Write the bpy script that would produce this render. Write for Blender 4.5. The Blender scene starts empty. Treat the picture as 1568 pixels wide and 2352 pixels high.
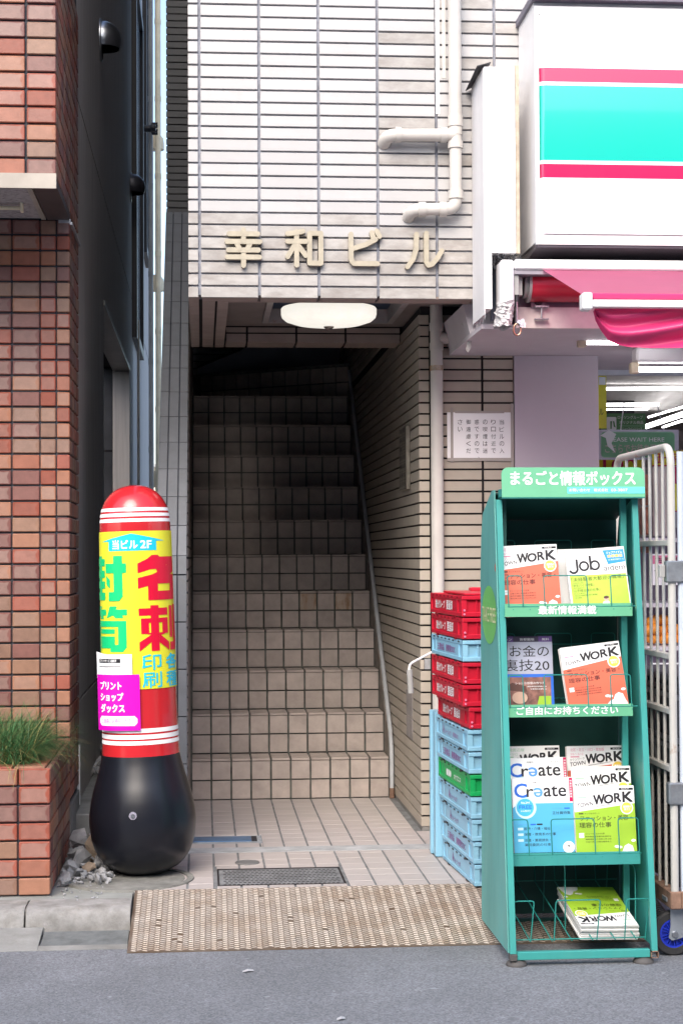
import bpy, bmesh, math, random
from mathutils import Vector, Matrix
R = math.radians
random.seed(7)
SC = bpy.context.scene
COL = SC.collection

# ------------------------------------------------------------------ camera
FPX, IW, IH = 3945.0, 1568.0, 2352.0
YAW, PITCH, ROLL, EYE = R(4.63), 0.0262, -0.0048, Vector((0, 0, 1.325))
FWD = Vector((math.sin(YAW)*math.cos(PITCH), math.cos(YAW)*math.cos(PITCH), math.sin(PITCH)))
_r = Vector((math.cos(YAW), -math.sin(YAW), 0)); _u = _r.cross(FWD)
RGT = _r*math.cos(ROLL) + _u*math.sin(ROLL); UPV = _u*math.cos(ROLL) - _r*math.sin(ROLL)
cam = bpy.data.cameras.new('camera'); cam_o = bpy.data.objects.new('camera', cam); COL.objects.link(cam_o)
cam.sensor_fit = 'VERTICAL'; cam.sensor_height = 36; cam.lens = 36*FPX/IH; cam.clip_end = 500; cam.clip_start = 0.05
mw = Matrix((RGT, UPV, -FWD)).transposed().to_4x4(); mw.translation = EYE; cam_o.matrix_world = mw
SC.camera = cam_o

# ------------------------------------------------------------------ light
SUN_EL, SUN_AZ = R(42), R(198)          # azimuth clockwise from +Y: the sun stands behind the camera, a little to the left
w = bpy.data.worlds.new('World'); SC.world = w; w.use_nodes = True
nt = w.node_tree; bg = nt.nodes['Background']
sky = nt.nodes.new('ShaderNodeTexSky'); sky.sky_type = 'NISHITA'; sky.sun_disc = False
sky.sun_elevation = SUN_EL; sky.sun_rotation = SUN_AZ; sky.air_density = 1.0; sky.dust_density = 3.0; sky.ozone_density = 1.0
nt.links.new(sky.outputs[0], bg.inputs[0]); bg.inputs[1].default_value = 0.15
sun = bpy.data.lights.new('sun', 'SUN'); sun.energy = 1.0; sun.angle = R(40); sun.color = (1, .95, .88)
so = bpy.data.objects.new('sun', sun); COL.objects.link(so)
sd = Vector((math.sin(SUN_AZ)*math.cos(SUN_EL), math.cos(SUN_AZ)*math.cos(SUN_EL), math.sin(SUN_EL)))
so.rotation_euler = sd.to_track_quat('Z', 'Y').to_euler()
SC.view_settings.view_transform = 'Standard'; SC.view_settings.look = 'None'
SC.view_settings.exposure = 1.4; SC.view_settings.gamma = 1; SC.view_settings.use_curve_mapping = False
SC.cycles.max_bounces = 8; SC.cycles.diffuse_bounces = 6

# ------------------------------------------------------------------ picture point -> world point (photo at 1568x2352)
def ray(px, py): return FWD*FPX + RGT*(px-IW/2) - UPV*(py-IH/2)
def PY(px, py, Y): d = ray(px, py); return EYE + d*(Y/d.y)
def PX(px, py, X): d = ray(px, py); return EYE + d*(X/d.x)
def PZ(px, py, Z): d = ray(px, py); return EYE + d*((Z-EYE.z)/d.z)

# ------------------------------------------------------------------ mesh builder
BOXF = [(0,3,2,1),(4,5,6,7),(0,1,5,4),(1,2,6,5),(2,3,7,6),(3,0,4,7)]
class MB:
    def __init__(s): s.v = []; s.f = []
    def add(s, vs, fs):
        n = len(s.v); s.v += [Vector(p) for p in vs]; s.f += [tuple(i+n for i in f) for f in fs]; return s
    def box(s, x0, x1, y0, y1, z0, z1, b=0):
        if x0 > x1: x0, x1 = x1, x0
        if y0 > y1: y0, y1 = y1, y0
        if z0 > z1: z0, z1 = z1, z0
        if b <= 0:
            return s.add([(x0,y0,z0),(x1,y0,z0),(x1,y1,z0),(x0,y1,z0),(x0,y0,z1),(x1,y0,z1),(x1,y1,z1),(x0,y1,z1)], BOXF)
        vs = []; idx = {}
        for i, sx in enumerate((0,1)):
            for j, sy in enumerate((0,1)):
                for k, sz in enumerate((0,1)):
                    c = ((x0,x1)[i], (y0,y1)[j], (z0,z1)[k]); d = (1-2*sx, 1-2*sy, 1-2*sz)
                    for a in range(3):
                        p = list(c)
                        for q in range(3):
                            if q != a: p[q] += d[q]*b
                        idx[(i,j,k,a)] = len(vs); vs.append(p)
        fs = []
        for a in range(3):
            q, r = [(1,2),(2,0),(0,1)][a]
            for sgn in (0,1):
                loop = []
                for (m, n) in ((0,0),(1,0),(1,1),(0,1)):
                    key = [0,0,0]; key[a] = sgn; key[q] = m; key[r] = n
                    loop.append(idx[(key[0],key[1],key[2],a)])
                fs.append(tuple(loop if sgn else loop[::-1]))
        for a in range(3):
            q, r = [(1,2),(2,0),(0,1)][a]
            for m in (0,1):
                for n in (0,1):
                    k0 = [0,0,0]; k1 = [0,0,0]; k1[a] = 1
                    for kk in (k0,k1): kk[q] = m; kk[r] = n
                    l = [idx[(*k0,q)], idx[(*k1,q)], idx[(*k1,r)], idx[(*k0,r)]]
                    fs.append(tuple(l if m == n else l[::-1]))
        for i in (0,1):
            for j in (0,1):
                for k in (0,1):
                    l = [idx[(i,j,k,0)], idx[(i,j,k,1)], idx[(i,j,k,2)]]
                    fs.append(tuple(l if (i+j+k) % 2 else l[::-1]))
        return s.add(vs, fs)
    def hull8(s, pts): return s.add(pts, BOXF)
    def tube(s, path, r, n=8, cap=True, closed=False):
        path = [Vector(p) for p in path]; m = len(path); rs = r if isinstance(r, (list, tuple)) else [r]*m
        rings = []; prev = None
        for i in range(m):
            if closed: t = path[(i+1) % m]-path[i-1]
            elif i == 0: t = path[1]-path[0]
            elif i == m-1: t = path[-1]-path[-2]
            else: t = (path[i+1]-path[i]).normalized()+(path[i]-path[i-1]).normalized()
            t.normalize()
            if prev is None: a = t.orthogonal().normalized()
            else:
                a = prev - t*prev.dot(t)
                a = a.normalized() if a.length > 1e-6 else t.orthogonal().normalized()
            prev = a; b = t.cross(a)
            rings.append([path[i]+(a*math.cos(2*math.pi*k/n)+b*math.sin(2*math.pi*k/n))*rs[i] for k in range(n)])
        vs = [p for q in rings for p in q]; fs = []
        for i in range(m if closed else m-1):
            j = (i+1) % m
            for k in range(n):
                fs.append((i*n+k, i*n+(k+1) % n, j*n+(k+1) % n, j*n+k))
        if cap and not closed: fs.append(tuple(range(n))[::-1]); fs.append(tuple((m-1)*n+k for k in range(n)))
        return s.add(vs, fs)
    def lathe(s, prof, c=(0,0,0), n=48, axis='z'):
        vs = []; fs = []; c = Vector(c)
        for (r, h) in prof:
            for k in range(n):
                a = 2*math.pi*k/n; x, y = r*math.cos(a), r*math.sin(a)
                vs.append(c+Vector({'z':(x,y,h),'y':(x,h,y),'x':(h,x,y)}[axis]))
        m = len(prof)
        for i in range(m-1):
            for k in range(n):
                q = (i*n+k, i*n+(k+1) % n, (i+1)*n+(k+1) % n, (i+1)*n+k)
                fs.append(q if axis != 'y' else q[::-1])
        return s.add(vs, fs)
    def prism(s, poly, vec):                                  # poly: list of 3-D points
        n = len(poly); vec = Vector(vec); p = [Vector(q) for q in poly]
        vs = p+[q+vec for q in p]
        fs = [tuple(range(n))[::-1], tuple(range(n, 2*n))]+[(i, (i+1) % n, (i+1) % n+n, i+n) for i in range(n)]
        return s.add(vs, fs)
    def bar(s, p0, p1, w, h, up=(0,0,1)):                      # rectangular bar between two points
        p0 = Vector(p0); p1 = Vector(p1); t = (p1-p0).normalized(); a = t.cross(Vector(up)).normalized(); b = a.cross(t)
        q = [p+a*(sx*w/2)+b*(sy*h/2) for p in (p0, p1) for sx, sy in ((-1,-1),(1,-1),(1,1),(-1,1))]
        return s.add(q, [(0,1,2,3),(7,6,5,4),(0,4,5,1),(1,5,6,2),(2,6,7,3),(3,7,4,0)])
    def rock(s, c, r, rnd, flat=.7):
        bm = bmesh.new(); bmesh.ops.create_icosphere(bm, subdivisions=1, radius=1)
        ax = Vector((rnd.uniform(.7,1.3), rnd.uniform(.7,1.3), rnd.uniform(.5,1)*flat))*r
        rot = Matrix.Rotation(rnd.uniform(0,6), 3, Vector((rnd.random(), rnd.random(), rnd.random()+.1)).normalized())
        vs = [Vector(c)+rot@Vector([v.co[i]*ax[i]*rnd.uniform(.72,1.15) for i in range(3)]) for v in bm.verts]
        fs = [tuple(v.index for v in f.verts) for f in bm.faces]; bm.free()
        return s.add(vs, fs)
    def mesh(s, name, mat=None, smooth=None):
        me = bpy.data.meshes.new(name); me.from_pydata([tuple(v) for v in s.v], [], s.f)
        if mat: me.materials.append(mat)
        if smooth:
            bm = bmesh.new(); bm.from_mesh(me); bmesh.ops.recalc_face_normals(bm, faces=bm.faces); bm.to_mesh(me); bm.free()
            me.shade_smooth(); me.set_sharp_from_angle(angle=R(smooth))
        return me

def tag(o, label=None, cat=None, group=None, kind=None):
    if label: o['label'] = label
    if cat: o['category'] = cat
    if group: o['group'] = group
    if kind: o['kind'] = kind
    return o
WM = {}
def thing(name, label, cat, loc=(0,0,0), rot=(0,0,0), group=None, kind=None):
    o = bpy.data.objects.new(name, None); COL.objects.link(o); o.location = loc; o.rotation_euler = rot; o.empty_display_size = .1; WM[o.name] = loc_of(o)
    return tag(o, label, cat, group, kind)
def loc_of(o):
    return Matrix.Translation(o.location) @ o.rotation_euler.to_matrix().to_4x4()
def hang(o, parent, world):
    if parent is None: WM[o.name] = Matrix.Identity(4); return
    o.parent = parent
    if world: o.matrix_parent_inverse = WM[parent.name].inverted(); WM[o.name] = Matrix.Identity(4)
    else: WM[o.name] = WM[parent.name]
def obj(name, mb, mat, parent=None, world=True, smooth=None, kind=None, me=None):
    me = me or mb.mesh(name, mat, smooth)
    o = bpy.data.objects.new(name, me); COL.objects.link(o); hang(o, parent, world)
    if kind: o['kind'] = kind
    return o
def piece(name, me, loc, parent, rot=None):                    # one tile or brick, sharing its mesh
    o = bpy.data.objects.new(name, me); COL.objects.link(o); o.location = loc
    if rot: o.rotation_euler = rot
    hang(o, parent, True); return o

# ------------------------------------------------------------------ materials
def M(name, col, rough=.6, metal=0, var=.12, vs=6, bump=0, bs=60, rand=0, spec=.5, coat=0, emis=0, emcol=None, dirt=0, dirtcol=(.08,.07,.06), ds=3, dlo=.5, dhi=.7, trans=0, alpha=1, stretch=None, sub=0):
    m = bpy.data.materials.new(name); m.use_nodes = True; t = m.node_tree; N = t.nodes; L = t.links
    b = N['Principled BSDF']; b.inputs['Roughness'].default_value = rough; b.inputs['Metallic'].default_value = metal
    b.inputs['Specular IOR Level'].default_value = spec; b.inputs['Coat Weight'].default_value = coat
    tc = N.new('ShaderNodeTexCoord'); mp = N.new('ShaderNodeMapping'); L.new(tc.outputs['Object'], mp.inputs[0])
    oi = N.new('ShaderNodeObjectInfo')
    mul = N.new('ShaderNodeMath'); mul.operation = 'MULTIPLY'; mul.inputs[1].default_value = 37.0; L.new(oi.outputs['Random'], mul.inputs[0])
    cb = N.new('ShaderNodeCombineXYZ'); [L.new(mul.outputs[0], cb.inputs[i]) for i in range(3)]; L.new(cb.outputs[0], mp.inputs['Location'])
    if stretch: mp.inputs['Scale'].default_value = stretch
    no = N.new('ShaderNodeTexNoise'); no.inputs['Scale'].default_value = vs; no.inputs['Detail'].default_value = 6; no.inputs['Roughness'].default_value = .6; L.new(mp.outputs[0], no.inputs[0])
    mr = N.new('ShaderNodeMapRange'); mr.inputs['To Min'].default_value = 1-var*1.6; mr.inputs['To Max'].default_value = 1+var*1.6; L.new(no.outputs[0], mr.inputs[0])
    mr.inputs['From Min'].default_value = .25; mr.inputs['From Max'].default_value = .75
    val = mr.outputs[0]
    if rand:
        geo = N.new('ShaderNodeNewGeometry'); ad = N.new('ShaderNodeMath'); L.new(oi.outputs['Random'], ad.inputs[0]); L.new(geo.outputs['Random Per Island'], ad.inputs[1])
        fr = N.new('ShaderNodeMath'); fr.operation = 'FRACT'; L.new(ad.outputs[0], fr.inputs[0])
        m2 = N.new('ShaderNodeMapRange'); m2.inputs['To Min'].default_value = 1-rand; m2.inputs['To Max'].default_value = 1+rand; L.new(fr.outputs[0], m2.inputs[0])
        mm = N.new('ShaderNodeMath'); mm.operation = 'MULTIPLY'; L.new(val, mm.inputs[0]); L.new(m2.outputs[0], mm.inputs[1]); val = mm.outputs[0]
    vm = N.new('ShaderNodeVectorMath'); vm.operation = 'SCALE'; vm.inputs[0].default_value = col; L.new(val, vm.inputs['Scale'])
    out = vm.outputs[0]
    if dirt:
        n2 = N.new('ShaderNodeTexNoise'); n2.inputs['Scale'].default_value = ds; n2.inputs['Detail'].default_value = 8; n2.inputs['Roughness'].default_value = .68; L.new(mp.outputs[0], n2.inputs[0])
        r2 = N.new('ShaderNodeMapRange'); r2.inputs['From Min'].default_value = dlo; r2.inputs['From Max'].default_value = dhi; r2.inputs['To Max'].default_value = dirt; L.new(n2.outputs[0], r2.inputs[0])
        mx = N.new('ShaderNodeMix'); mx.data_type = 'RGBA'; L.new(r2.outputs[0], mx.inputs[0]); L.new(out, mx.inputs[6]); mx.inputs[7].default_value = (*dirtcol, 1); out = mx.outputs[2]
    L.new(out, b.inputs['Base Color'])
    if bump:
        n3 = N.new('ShaderNodeTexNoise'); n3.inputs['Scale'].default_value = bs; n3.inputs['Detail'].default_value = 4; L.new(mp.outputs[0], n3.inputs[0])
        bp = N.new('ShaderNodeBump'); bp.inputs['Strength'].default_value = bump; bp.inputs['Distance'].default_value = .004; L.new(n3.outputs[0], bp.inputs['Height']); L.new(bp.outputs[0], b.inputs['Normal'])
    if emis: b.inputs['Emission Color'].default_value = (*(emcol or col), 1); b.inputs['Emission Strength'].default_value = emis
    if trans: b.inputs['Transmission Weight'].default_value = trans
    if alpha < 1: b.inputs['Alpha'].default_value = alpha
    m['out'] = 1
    return m
def nodes_of(m): return m.node_tree.nodes, m.node_tree.links, m.node_tree.nodes['Principled BSDF']

def brick_mat(name, ramp, rough=.35):
    m = M(name, (1,1,1), rough=rough, var=.10, vs=25, bump=.15, bs=120); N, L, b = nodes_of(m)
    oi = N.new('ShaderNodeObjectInfo'); geo = N.new('ShaderNodeNewGeometry'); ad = N.new('ShaderNodeMath'); L.new(oi.outputs['Random'], ad.inputs[0]); L.new(geo.outputs['Random Per Island'], ad.inputs[1])
    fr = N.new('ShaderNodeMath'); fr.operation = 'FRACT'; L.new(ad.outputs[0], fr.inputs[0])
    cr = N.new('ShaderNodeValToRGB'); cr.color_ramp.interpolation = 'CONSTANT'; e = cr.color_ramp.elements
    e[0].position = 0; e[0].color = (*ramp[0], 1); e[1].position = 1/len(ramp); e[1].color = (*ramp[1], 1)
    for i in range(2, len(ramp)): q = e.new(i/len(ramp)); q.color = (*ramp[i], 1)
    L.new(fr.outputs[0], cr.inputs[0])
    # firing halo: paler heart inside each brick, stronger on some
    tc = N.new('ShaderNodeTexCoord'); sp = N.new('ShaderNodeSeparateXYZ'); L.new(tc.outputs['Generated'], sp.inputs[0])
    def edge(o):
        s1 = N.new('ShaderNodeMath'); s1.operation = 'SUBTRACT'; L.new(o, s1.inputs[0]); s1.inputs[1].default_value = .5
        a = N.new('ShaderNodeMath'); a.operation = 'ABSOLUTE'; L.new(s1.outputs[0], a.inputs[0]); return a.outputs[0]
    mxm = N.new('ShaderNodeMath'); mxm.operation = 'MAXIMUM'; L.new(edge(sp.outputs[0]), mxm.inputs[0]); L.new(edge(sp.outputs[2]), mxm.inputs[1])
    no = N.new('ShaderNodeTexNoise'); no.inputs['Scale'].default_value = 30; L.new(tc.outputs['Object'], no.inputs[0])
    ns = N.new('ShaderNodeMath'); ns.operation = 'MULTIPLY_ADD'; L.new(no.outputs[0], ns.inputs[0]); ns.inputs[1].default_value = .25; L.new(mxm.outputs[0], ns.inputs[2])
    mr = N.new('ShaderNodeMapRange'); mr.inputs['From Min'].default_value = .50; mr.inputs['From Max'].default_value = .56; mr.inputs['To Min'].default_value = 1; mr.inputs['To Max'].default_value = 0; L.new(ns.outputs[0], mr.inputs[0])
    f2 = N.new('ShaderNodeMath'); f2.operation = 'MULTIPLY'; f2.inputs[1].default_value = 7.3; L.new(fr.outputs[0], f2.inputs[0])
    f3 = N.new('ShaderNodeMath'); f3.operation = 'FRACT'; L.new(f2.outputs[0], f3.inputs[0])
    gt = N.new('ShaderNodeMath'); gt.operation = 'MULTIPLY'; L.new(f3.outputs[0], gt.inputs[0]); L.new(mr.outputs[0], gt.inputs[1])
    g2 = N.new('ShaderNodeMath'); g2.operation = 'MULTIPLY'; L.new(gt.outputs[0], g2.inputs[0]); g2.inputs[1].default_value = .55
    mx = N.new('ShaderNodeMix'); mx.data_type = 'RGBA'; L.new(g2.outputs[0], mx.inputs[0]); L.new(cr.outputs[0], mx.inputs[6]); mx.inputs[7].default_value = (.31,.225,.19,1)
    vm = [n for n in N if n.type == 'VECT_MATH'][0]; L.new(mx.outputs[2], vm.inputs[0])
    return m

BRICKS = [(0.235, 0.057, 0.032), (0.296, 0.106, 0.064), (0.165, 0.065, 0.055), (0.314, 0.129, 0.073), (0.191, 0.08, 0.067), (0.271, 0.069, 0.042), (0.218, 0.122, 0.086), (0.322, 0.152, 0.095), (0.149, 0.057, 0.05), (0.262, 0.144, 0.095), (0.296, 0.083, 0.055)]
m_brick = brick_mat('brick_red', BRICKS, .42)
m_mort = M('mortar_dark', (.035,.04,.05), rough=.9, bump=.3)
m_ftile = M('facade_tile_glaze', (.45,.44,.435), rough=.35, var=.03, vs=4, rand=.035, bump=.05, dirt=.35, dirtcol=(.34,.30,.26), ds=5, dlo=.55, dhi=.85)
m_ftile_d = M('facade_tile_grimy', (.39,.37,.35), rough=.5, var=.12, vs=9, rand=.06, bump=.1, dirt=.75, dirtcol=(.22,.19,.17), ds=7, dlo=.42, dhi=.72, stretch=(1,1,2.2))
m_fjoint = M('facade_mortar', (.24,.25,.29), rough=.9, var=.25, vs=14, bump=.3)
m_wtile = M('wall_tile_beige', (.39,.345,.285), rough=.5, var=.05, vs=10, rand=.05, bump=.1)
m_wjoint = M('joint_black', (.018,.017,.02), rough=.95)
m_stile = M('stair_tile', (.43,.37,.335), rough=.7, var=.10, vs=12, rand=.07, bump=.25, bs=300, dirt=.35, dirtcol=(.20,.17,.15), ds=9, dlo=.5, dhi=.8)
m_sjoint = M('stair_mortar', (.11,.115,.105), rough=.95, var=.4, vs=12, bump=.4)
m_fltile = M('floor_tile', (.43,.39,.375), rough=.55, var=.05, vs=6, rand=.05, bump=.08, dirt=.4, dirtcol=(.30,.27,.26), ds=3, dlo=.5, dhi=.8)
m_fljoint = M('floor_mortar', (.17,.175,.18), rough=.9, var=.25, vs=15)
m_ptile = M('parapet_tile', (.16,.168,.182), rough=.45, var=.08, vs=9, rand=.05, dirt=.4, dirtcol=(.14,.13,.12), ds=14, dlo=.56, dhi=.75)
m_pjoint = M('parapet_mortar', (.04,.045,.06), rough=.95)
m_conc = M('concrete', (.23,.23,.22), rough=.9, var=.2, vs=5, bump=.5, bs=90, dirt=.55, dirtcol=(.13,.125,.11), ds=7, dlo=.48, dhi=.75)
m_kerb = M('kerb_concrete', (.26,.255,.245), rough=.9, var=.25, vs=9, bump=.6, bs=140, dirt=.7, dirtcol=(.12,.11,.095), ds=10, dlo=.45, dhi=.7)
m_gwall = M('grey_render_wall', (.50,.47,.455), rough=.8, var=.14, vs=5, bump=.2, stretch=(6,6,.25), dirt=.4, dirtcol=(.30,.29,.29), ds=2.5, dlo=.5, dhi=.8)
m_black = M('black_metal', (.02,.02,.025), rough=.5)
m_dark = M('dark_void', (.012,.012,.014), rough=.9)
m_steel = M('brushed_steel', (.45,.46,.48), rough=.28, metal=1)
m_galv = M('galvanised_steel', (.30,.32,.34), rough=.45, metal=.8, var=.2, vs=20, dirt=.3, dirtcol=(.2,.13,.09), ds=12, dlo=.55, dhi=.7)
m_pvc = M('ivory_pvc', (.55,.52,.485), rough=.4, var=.05, dirt=.3, dirtcol=(.30,.25,.20), ds=11, dlo=.6, dhi=.8)
m_pvcg = M('grey_pvc', (.34,.34,.33), rough=.5)
m_cream = M('cream_paint', (.70,.62,.45), rough=.6)
m_white = M('white_paint', (.80,.79,.79), rough=.45, var=.03)
m_whitep = M('white_peeling_paint', (.78,.77,.78), rough=.55, var=.05, dirt=.55, dirtcol=(.40,.36,.36), ds=7, dlo=.56, dhi=.72, stretch=(1,1,.35), bump=.3, bs=25)
m_lilac = M('lilac_panel', (.46,.41,.46), rough=.5, var=.05, vs=2, dirt=.15, dirtcol=(.42,.34,.36), ds=1.5)
m_ceil = M('lilac_ceiling', (.52,.48,.51), rough=.7, var=.05, dirt=.35, dirtcol=(.25,.22,.22), ds=14, dlo=.66, dhi=.74)
m_soff = M('brown_soffit', (.24,.20,.19), rough=.8, var=.08)
m_asph = None
m_letter = M('gilt_letter', (.40,.355,.27), rough=.45, var=.10, vs=30)
m_red = M('red_vinyl', (.42,.012,.035), rough=.3, var=.03, coat=.3)
m_pinred = M('gloss_red', (.50,.018,.025), rough=.22, var=.02, coat=.5)
m_pinblack = M('satin_black', (.007,.008,.013), rough=.3, var=.05, spec=.45)
m_yel = M('print_yellow', (.72,.70,.03), rough=.35, var=.01)
m_pgreen = M('print_green', (0,.52,.17), rough=.35, var=.01)
m_pred = M('print_red', (.62,.0,.03), rough=.35, var=.01)
m_cyan = M('print_cyan', (.01,.50,.66), rough=.35, var=.01)
m_mag = M('print_magenta', (.62,0,.42), rough=.35, var=.01)
m_pw = M('print_white', (.85,.85,.85), rough=.5, var=.01)
m_pk = M('print_black', (.008,.007,.011), rough=.5, var=.01)
m_pg = M('print_grey', (.40,.40,.42), rough=.5, var=.01)
m_pp = M('print_pink', (.68,.20,.32), rough=.5, var=.01)
m_plg = M('print_pale_green', (.30,.55,.36), rough=.5, var=.01)
m_lime = M('print_lime', (.30,.50,.035), rough=.4, var=.02)
m_coral = M('print_coral', (.62,.13,.07), rough=.4, var=.03)
m_sky = M('print_sky_blue', (.08,.40,.62), rough=.4, var=.02)
m_blue = M('print_blue', (.02,.14,.62), rough=.4, var=.02)
m_olive = M('print_olive', (.05,.065,.012), rough=.5, var=.01)
m_paper = M('paper_edge', (.66,.65,.62), rough=.9, var=.08, vs=60, stretch=(1,1,20))
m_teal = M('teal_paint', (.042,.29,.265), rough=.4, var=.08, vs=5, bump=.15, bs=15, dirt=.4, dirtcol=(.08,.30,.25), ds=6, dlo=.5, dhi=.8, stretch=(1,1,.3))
m_tealw = M('teal_paint_weathered', (.10,.34,.315), rough=.55, var=.16, vs=4, bump=.2, bs=12, dirt=.6, dirtcol=(.17,.40,.35), ds=5, dlo=.45, dhi=.7, stretch=(1,1,.25))
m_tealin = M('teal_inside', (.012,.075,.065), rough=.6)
m_mint = M('mint_sign', (.13,.42,.24), rough=.4, var=.05, vs=5)
m_wire = M('teal_wire', (.02,.22,.19), rough=.4)
m_cred = M('crate_red', (.52,.012,.035), rough=.35, var=.03)
m_cblue = M('crate_blue', (.25,.50,.66), rough=.35, var=.04, dirt=.3, dirtcol=(.25,.38,.48), ds=8)
m_cgreen = M('crate_green', (.01,.36,.10), rough=.35, var=.03)
m_rubber = M('black_rubber', (.02,.02,.022), rough=.7)
m_whblue = M('wheel_blue', (.01,.03,.42), rough=.35)
m_cage = M('cage_white_paint', (.46,.45,.42), rough=.45, var=.06, dirt=.7, dirtcol=(.30,.17,.10), ds=16, dlo=.60, dhi=.70)
m_rust = M('rusty_steel', (.22,.13,.09), rough=.85, var=.3, vs=20, bump=.5)
m_lampw = M('lamp_opal', (.80,.78,.70), rough=.25, emis=.32, emcol=(1,.96,.86))
m_tube = M('fluorescent_tube', (1,1,1), emis=3.5, emcol=(1,.98,1))
m_signw = M('sign_acrylic_white', (.80,.80,.82), rough=.12, var=.01, coat=.5)
m_signr = M('sign_acrylic_red', (.55,.02,.10), rough=.12, var=.01, coat=.5)
m_signt = M('sign_acrylic_teal', (.01,.50,.40), rough=.12, var=.01, coat=.5)
m_fluff = M('grey_fluff', (.13,.13,.14), rough=1, var=.4, vs=60)
m_orange = M('orange_fruit', (.75,.28,.03), rough=.4, bump=.3)
m_film = M('clear_film', (.9,.9,.92), rough=.15, trans=.6, alpha=.35, spec=.8)
m_tape = M('grey_tape', (.36,.33,.30), rough=.6, var=.1)
m_soil = M('soil', (.06,.045,.03), rough=1, bump=1, bs=40)

# ------------------------------------------------------------------ flat print: text and shapes mapped onto a surface
_tc = {}
_fc = bpy.data.curves.new('glyphs', 'FONT'); _fo = bpy.data.objects.new('glyphs', _fc); COL.objects.link(_fo)
def glyphs(s, bold=0.0):
    k = (s, bold)
    if k not in _tc:
        _fc.body = s; _fc.offset = bold; _fc.resolution_u = 3
        bpy.context.view_layer.update()
        me = bpy.data.meshes.new_from_object(_fo.evaluated_get(bpy.context.evaluated_depsgraph_get()))
        vs = [(v.co.x, v.co.y) for v in me.vertices]; fs = [tuple(p.vertices) for p in me.polygons]
        bpy.data.meshes.remove(me)
        x0 = min(v[0] for v in vs); x1 = max(v[0] for v in vs); y0 = min(v[1] for v in vs); y1 = max(v[1] for v in vs)
        _tc[k] = ([((x-x0)/(x1-x0), (y-y0)/(y1-y0)) for x, y in vs], fs, (x1-x0)/max(y1-y0, 1e-6))
    return _tc[k]
class Print:
    """lettering and flat shapes laid on a surface; F(u, v, lift) gives the point"""
    def __init__(s, F): s.F = F; s.m = {}
    def mb(s, name, mat): return s.m.setdefault((name, mat.name), (MB(), mat))[0]
    def poly(s, pts, mat, lift=1, name='print_panel', n=1):
        s.mb(name, mat).add([s.F(u, v, lift) for u, v in pts], [tuple(range(len(pts)))])
    def rect(s, u0, v0, u1, v1, mat, lift=1, name='print_panel', nx=1, skew=0):
        b = s.mb(name, mat)
        for i in range(nx):
            a, c = u0+(u1-u0)*i/nx, u0+(u1-u0)*(i+1)/nx; sa = skew*i/nx; sc = skew*(i+1)/nx
            b.add([s.F(a, v0+sa, lift), s.F(c, v0+sc, lift), s.F(c, v1+sc, lift), s.F(a, v1+sa, lift)], [(0,1,2,3)])
    def disc(s, u, v, ru, rv, mat, lift=1, name='print_panel', n=28):
        s.poly([(u+ru*math.cos(2*math.pi*k/n), v+rv*math.sin(2*math.pi*k/n)) for k in range(n)], mat, lift, name)
    def rrect(s, u0, v0, u1, v1, r, mat, lift=1, name='print_panel'):
        pts = []
        for cx, cy, a0 in ((u1-r, v1-r, 0), (u0+r, v1-r, 90), (u0+r, v0+r, 180), (u1-r, v0+r, 270)):
            pts += [(cx+r*math.cos(R(a0+15*i)), cy+r*math.sin(R(a0+15*i))) for i in range(7)]
        s.poly(pts, mat, lift, name)
    def text(s, t, u, v, w, h, mat, bold=0.0, lift=2, slant=0, skew=0, cut=0, name='lettering'):
        if bold > .004:                                        # heavier strokes: copies shifted by a fraction of the height
            d = bold*h*.62; asp = glyphs(t, 0)[2]; w = h*asp if w is None else w; sg = 1 if w > 0 else -1
            for i, (a, b) in enumerate(((-1,-1),(1,-1),(1,1),(-1,1),(0,0))):
                s.text(t, u+d*sg+a*d, v+abs(d)+b*d, w-2*d*sg, h-2*d, mat, 0, lift+.08*i, slant, skew, cut, name)
            return u+w
        vs, fs, asp = glyphs(t, bold)
        if w is None: w = h*asp
        if cut:
            bm = bmesh.new(); bv = [bm.verts.new((x, y, 0)) for x, y in vs]
            for f in fs:
                try: bm.faces.new([bv[i] for i in f])
                except ValueError: pass
            for i in range(1, cut):
                g = bm.verts[:]+bm.edges[:]+bm.faces[:]
                bmesh.ops.bisect_plane(bm, geom=g, plane_co=(i/cut, 0, 0), plane_no=(1,0,0))
            bm.verts.index_update(); vs = [(q.co.x, q.co.y) for q in bm.verts]; fs = [tuple(q.index for q in f.verts) for f in bm.faces]; bm.free()
        s.mb(name, mat).add([s.F(u+x*w+y*h*slant, v+y*h+x*w*skew, lift) for x, y in vs], fs)
        return u+w
    def smalltext(s, n, u, v, w, h, mat, rnd, lift=2):
        pool = '求人情報仕事内容時給円以上勤務地駅徒歩分未経験歓迎週日休制度交通費支'
        s.text(''.join(rnd.choice(pool) for _ in range(n)), u, v, w, h, mat, 0, lift)
    def build(s, parent, world=True):
        for (name, _), (mb, mat) in s.m.items(): obj(name, mb, mat, parent, world)
def planeF(o, du, dv, dn, eps=.0012):
    o = Vector(o); du = Vector(du).normalized(); dv = Vector(dv).normalized(); dn = Vector(dn).normalized()
    return lambda u, v, l: o+du*u+dv*v+dn*(eps*l)

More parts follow.
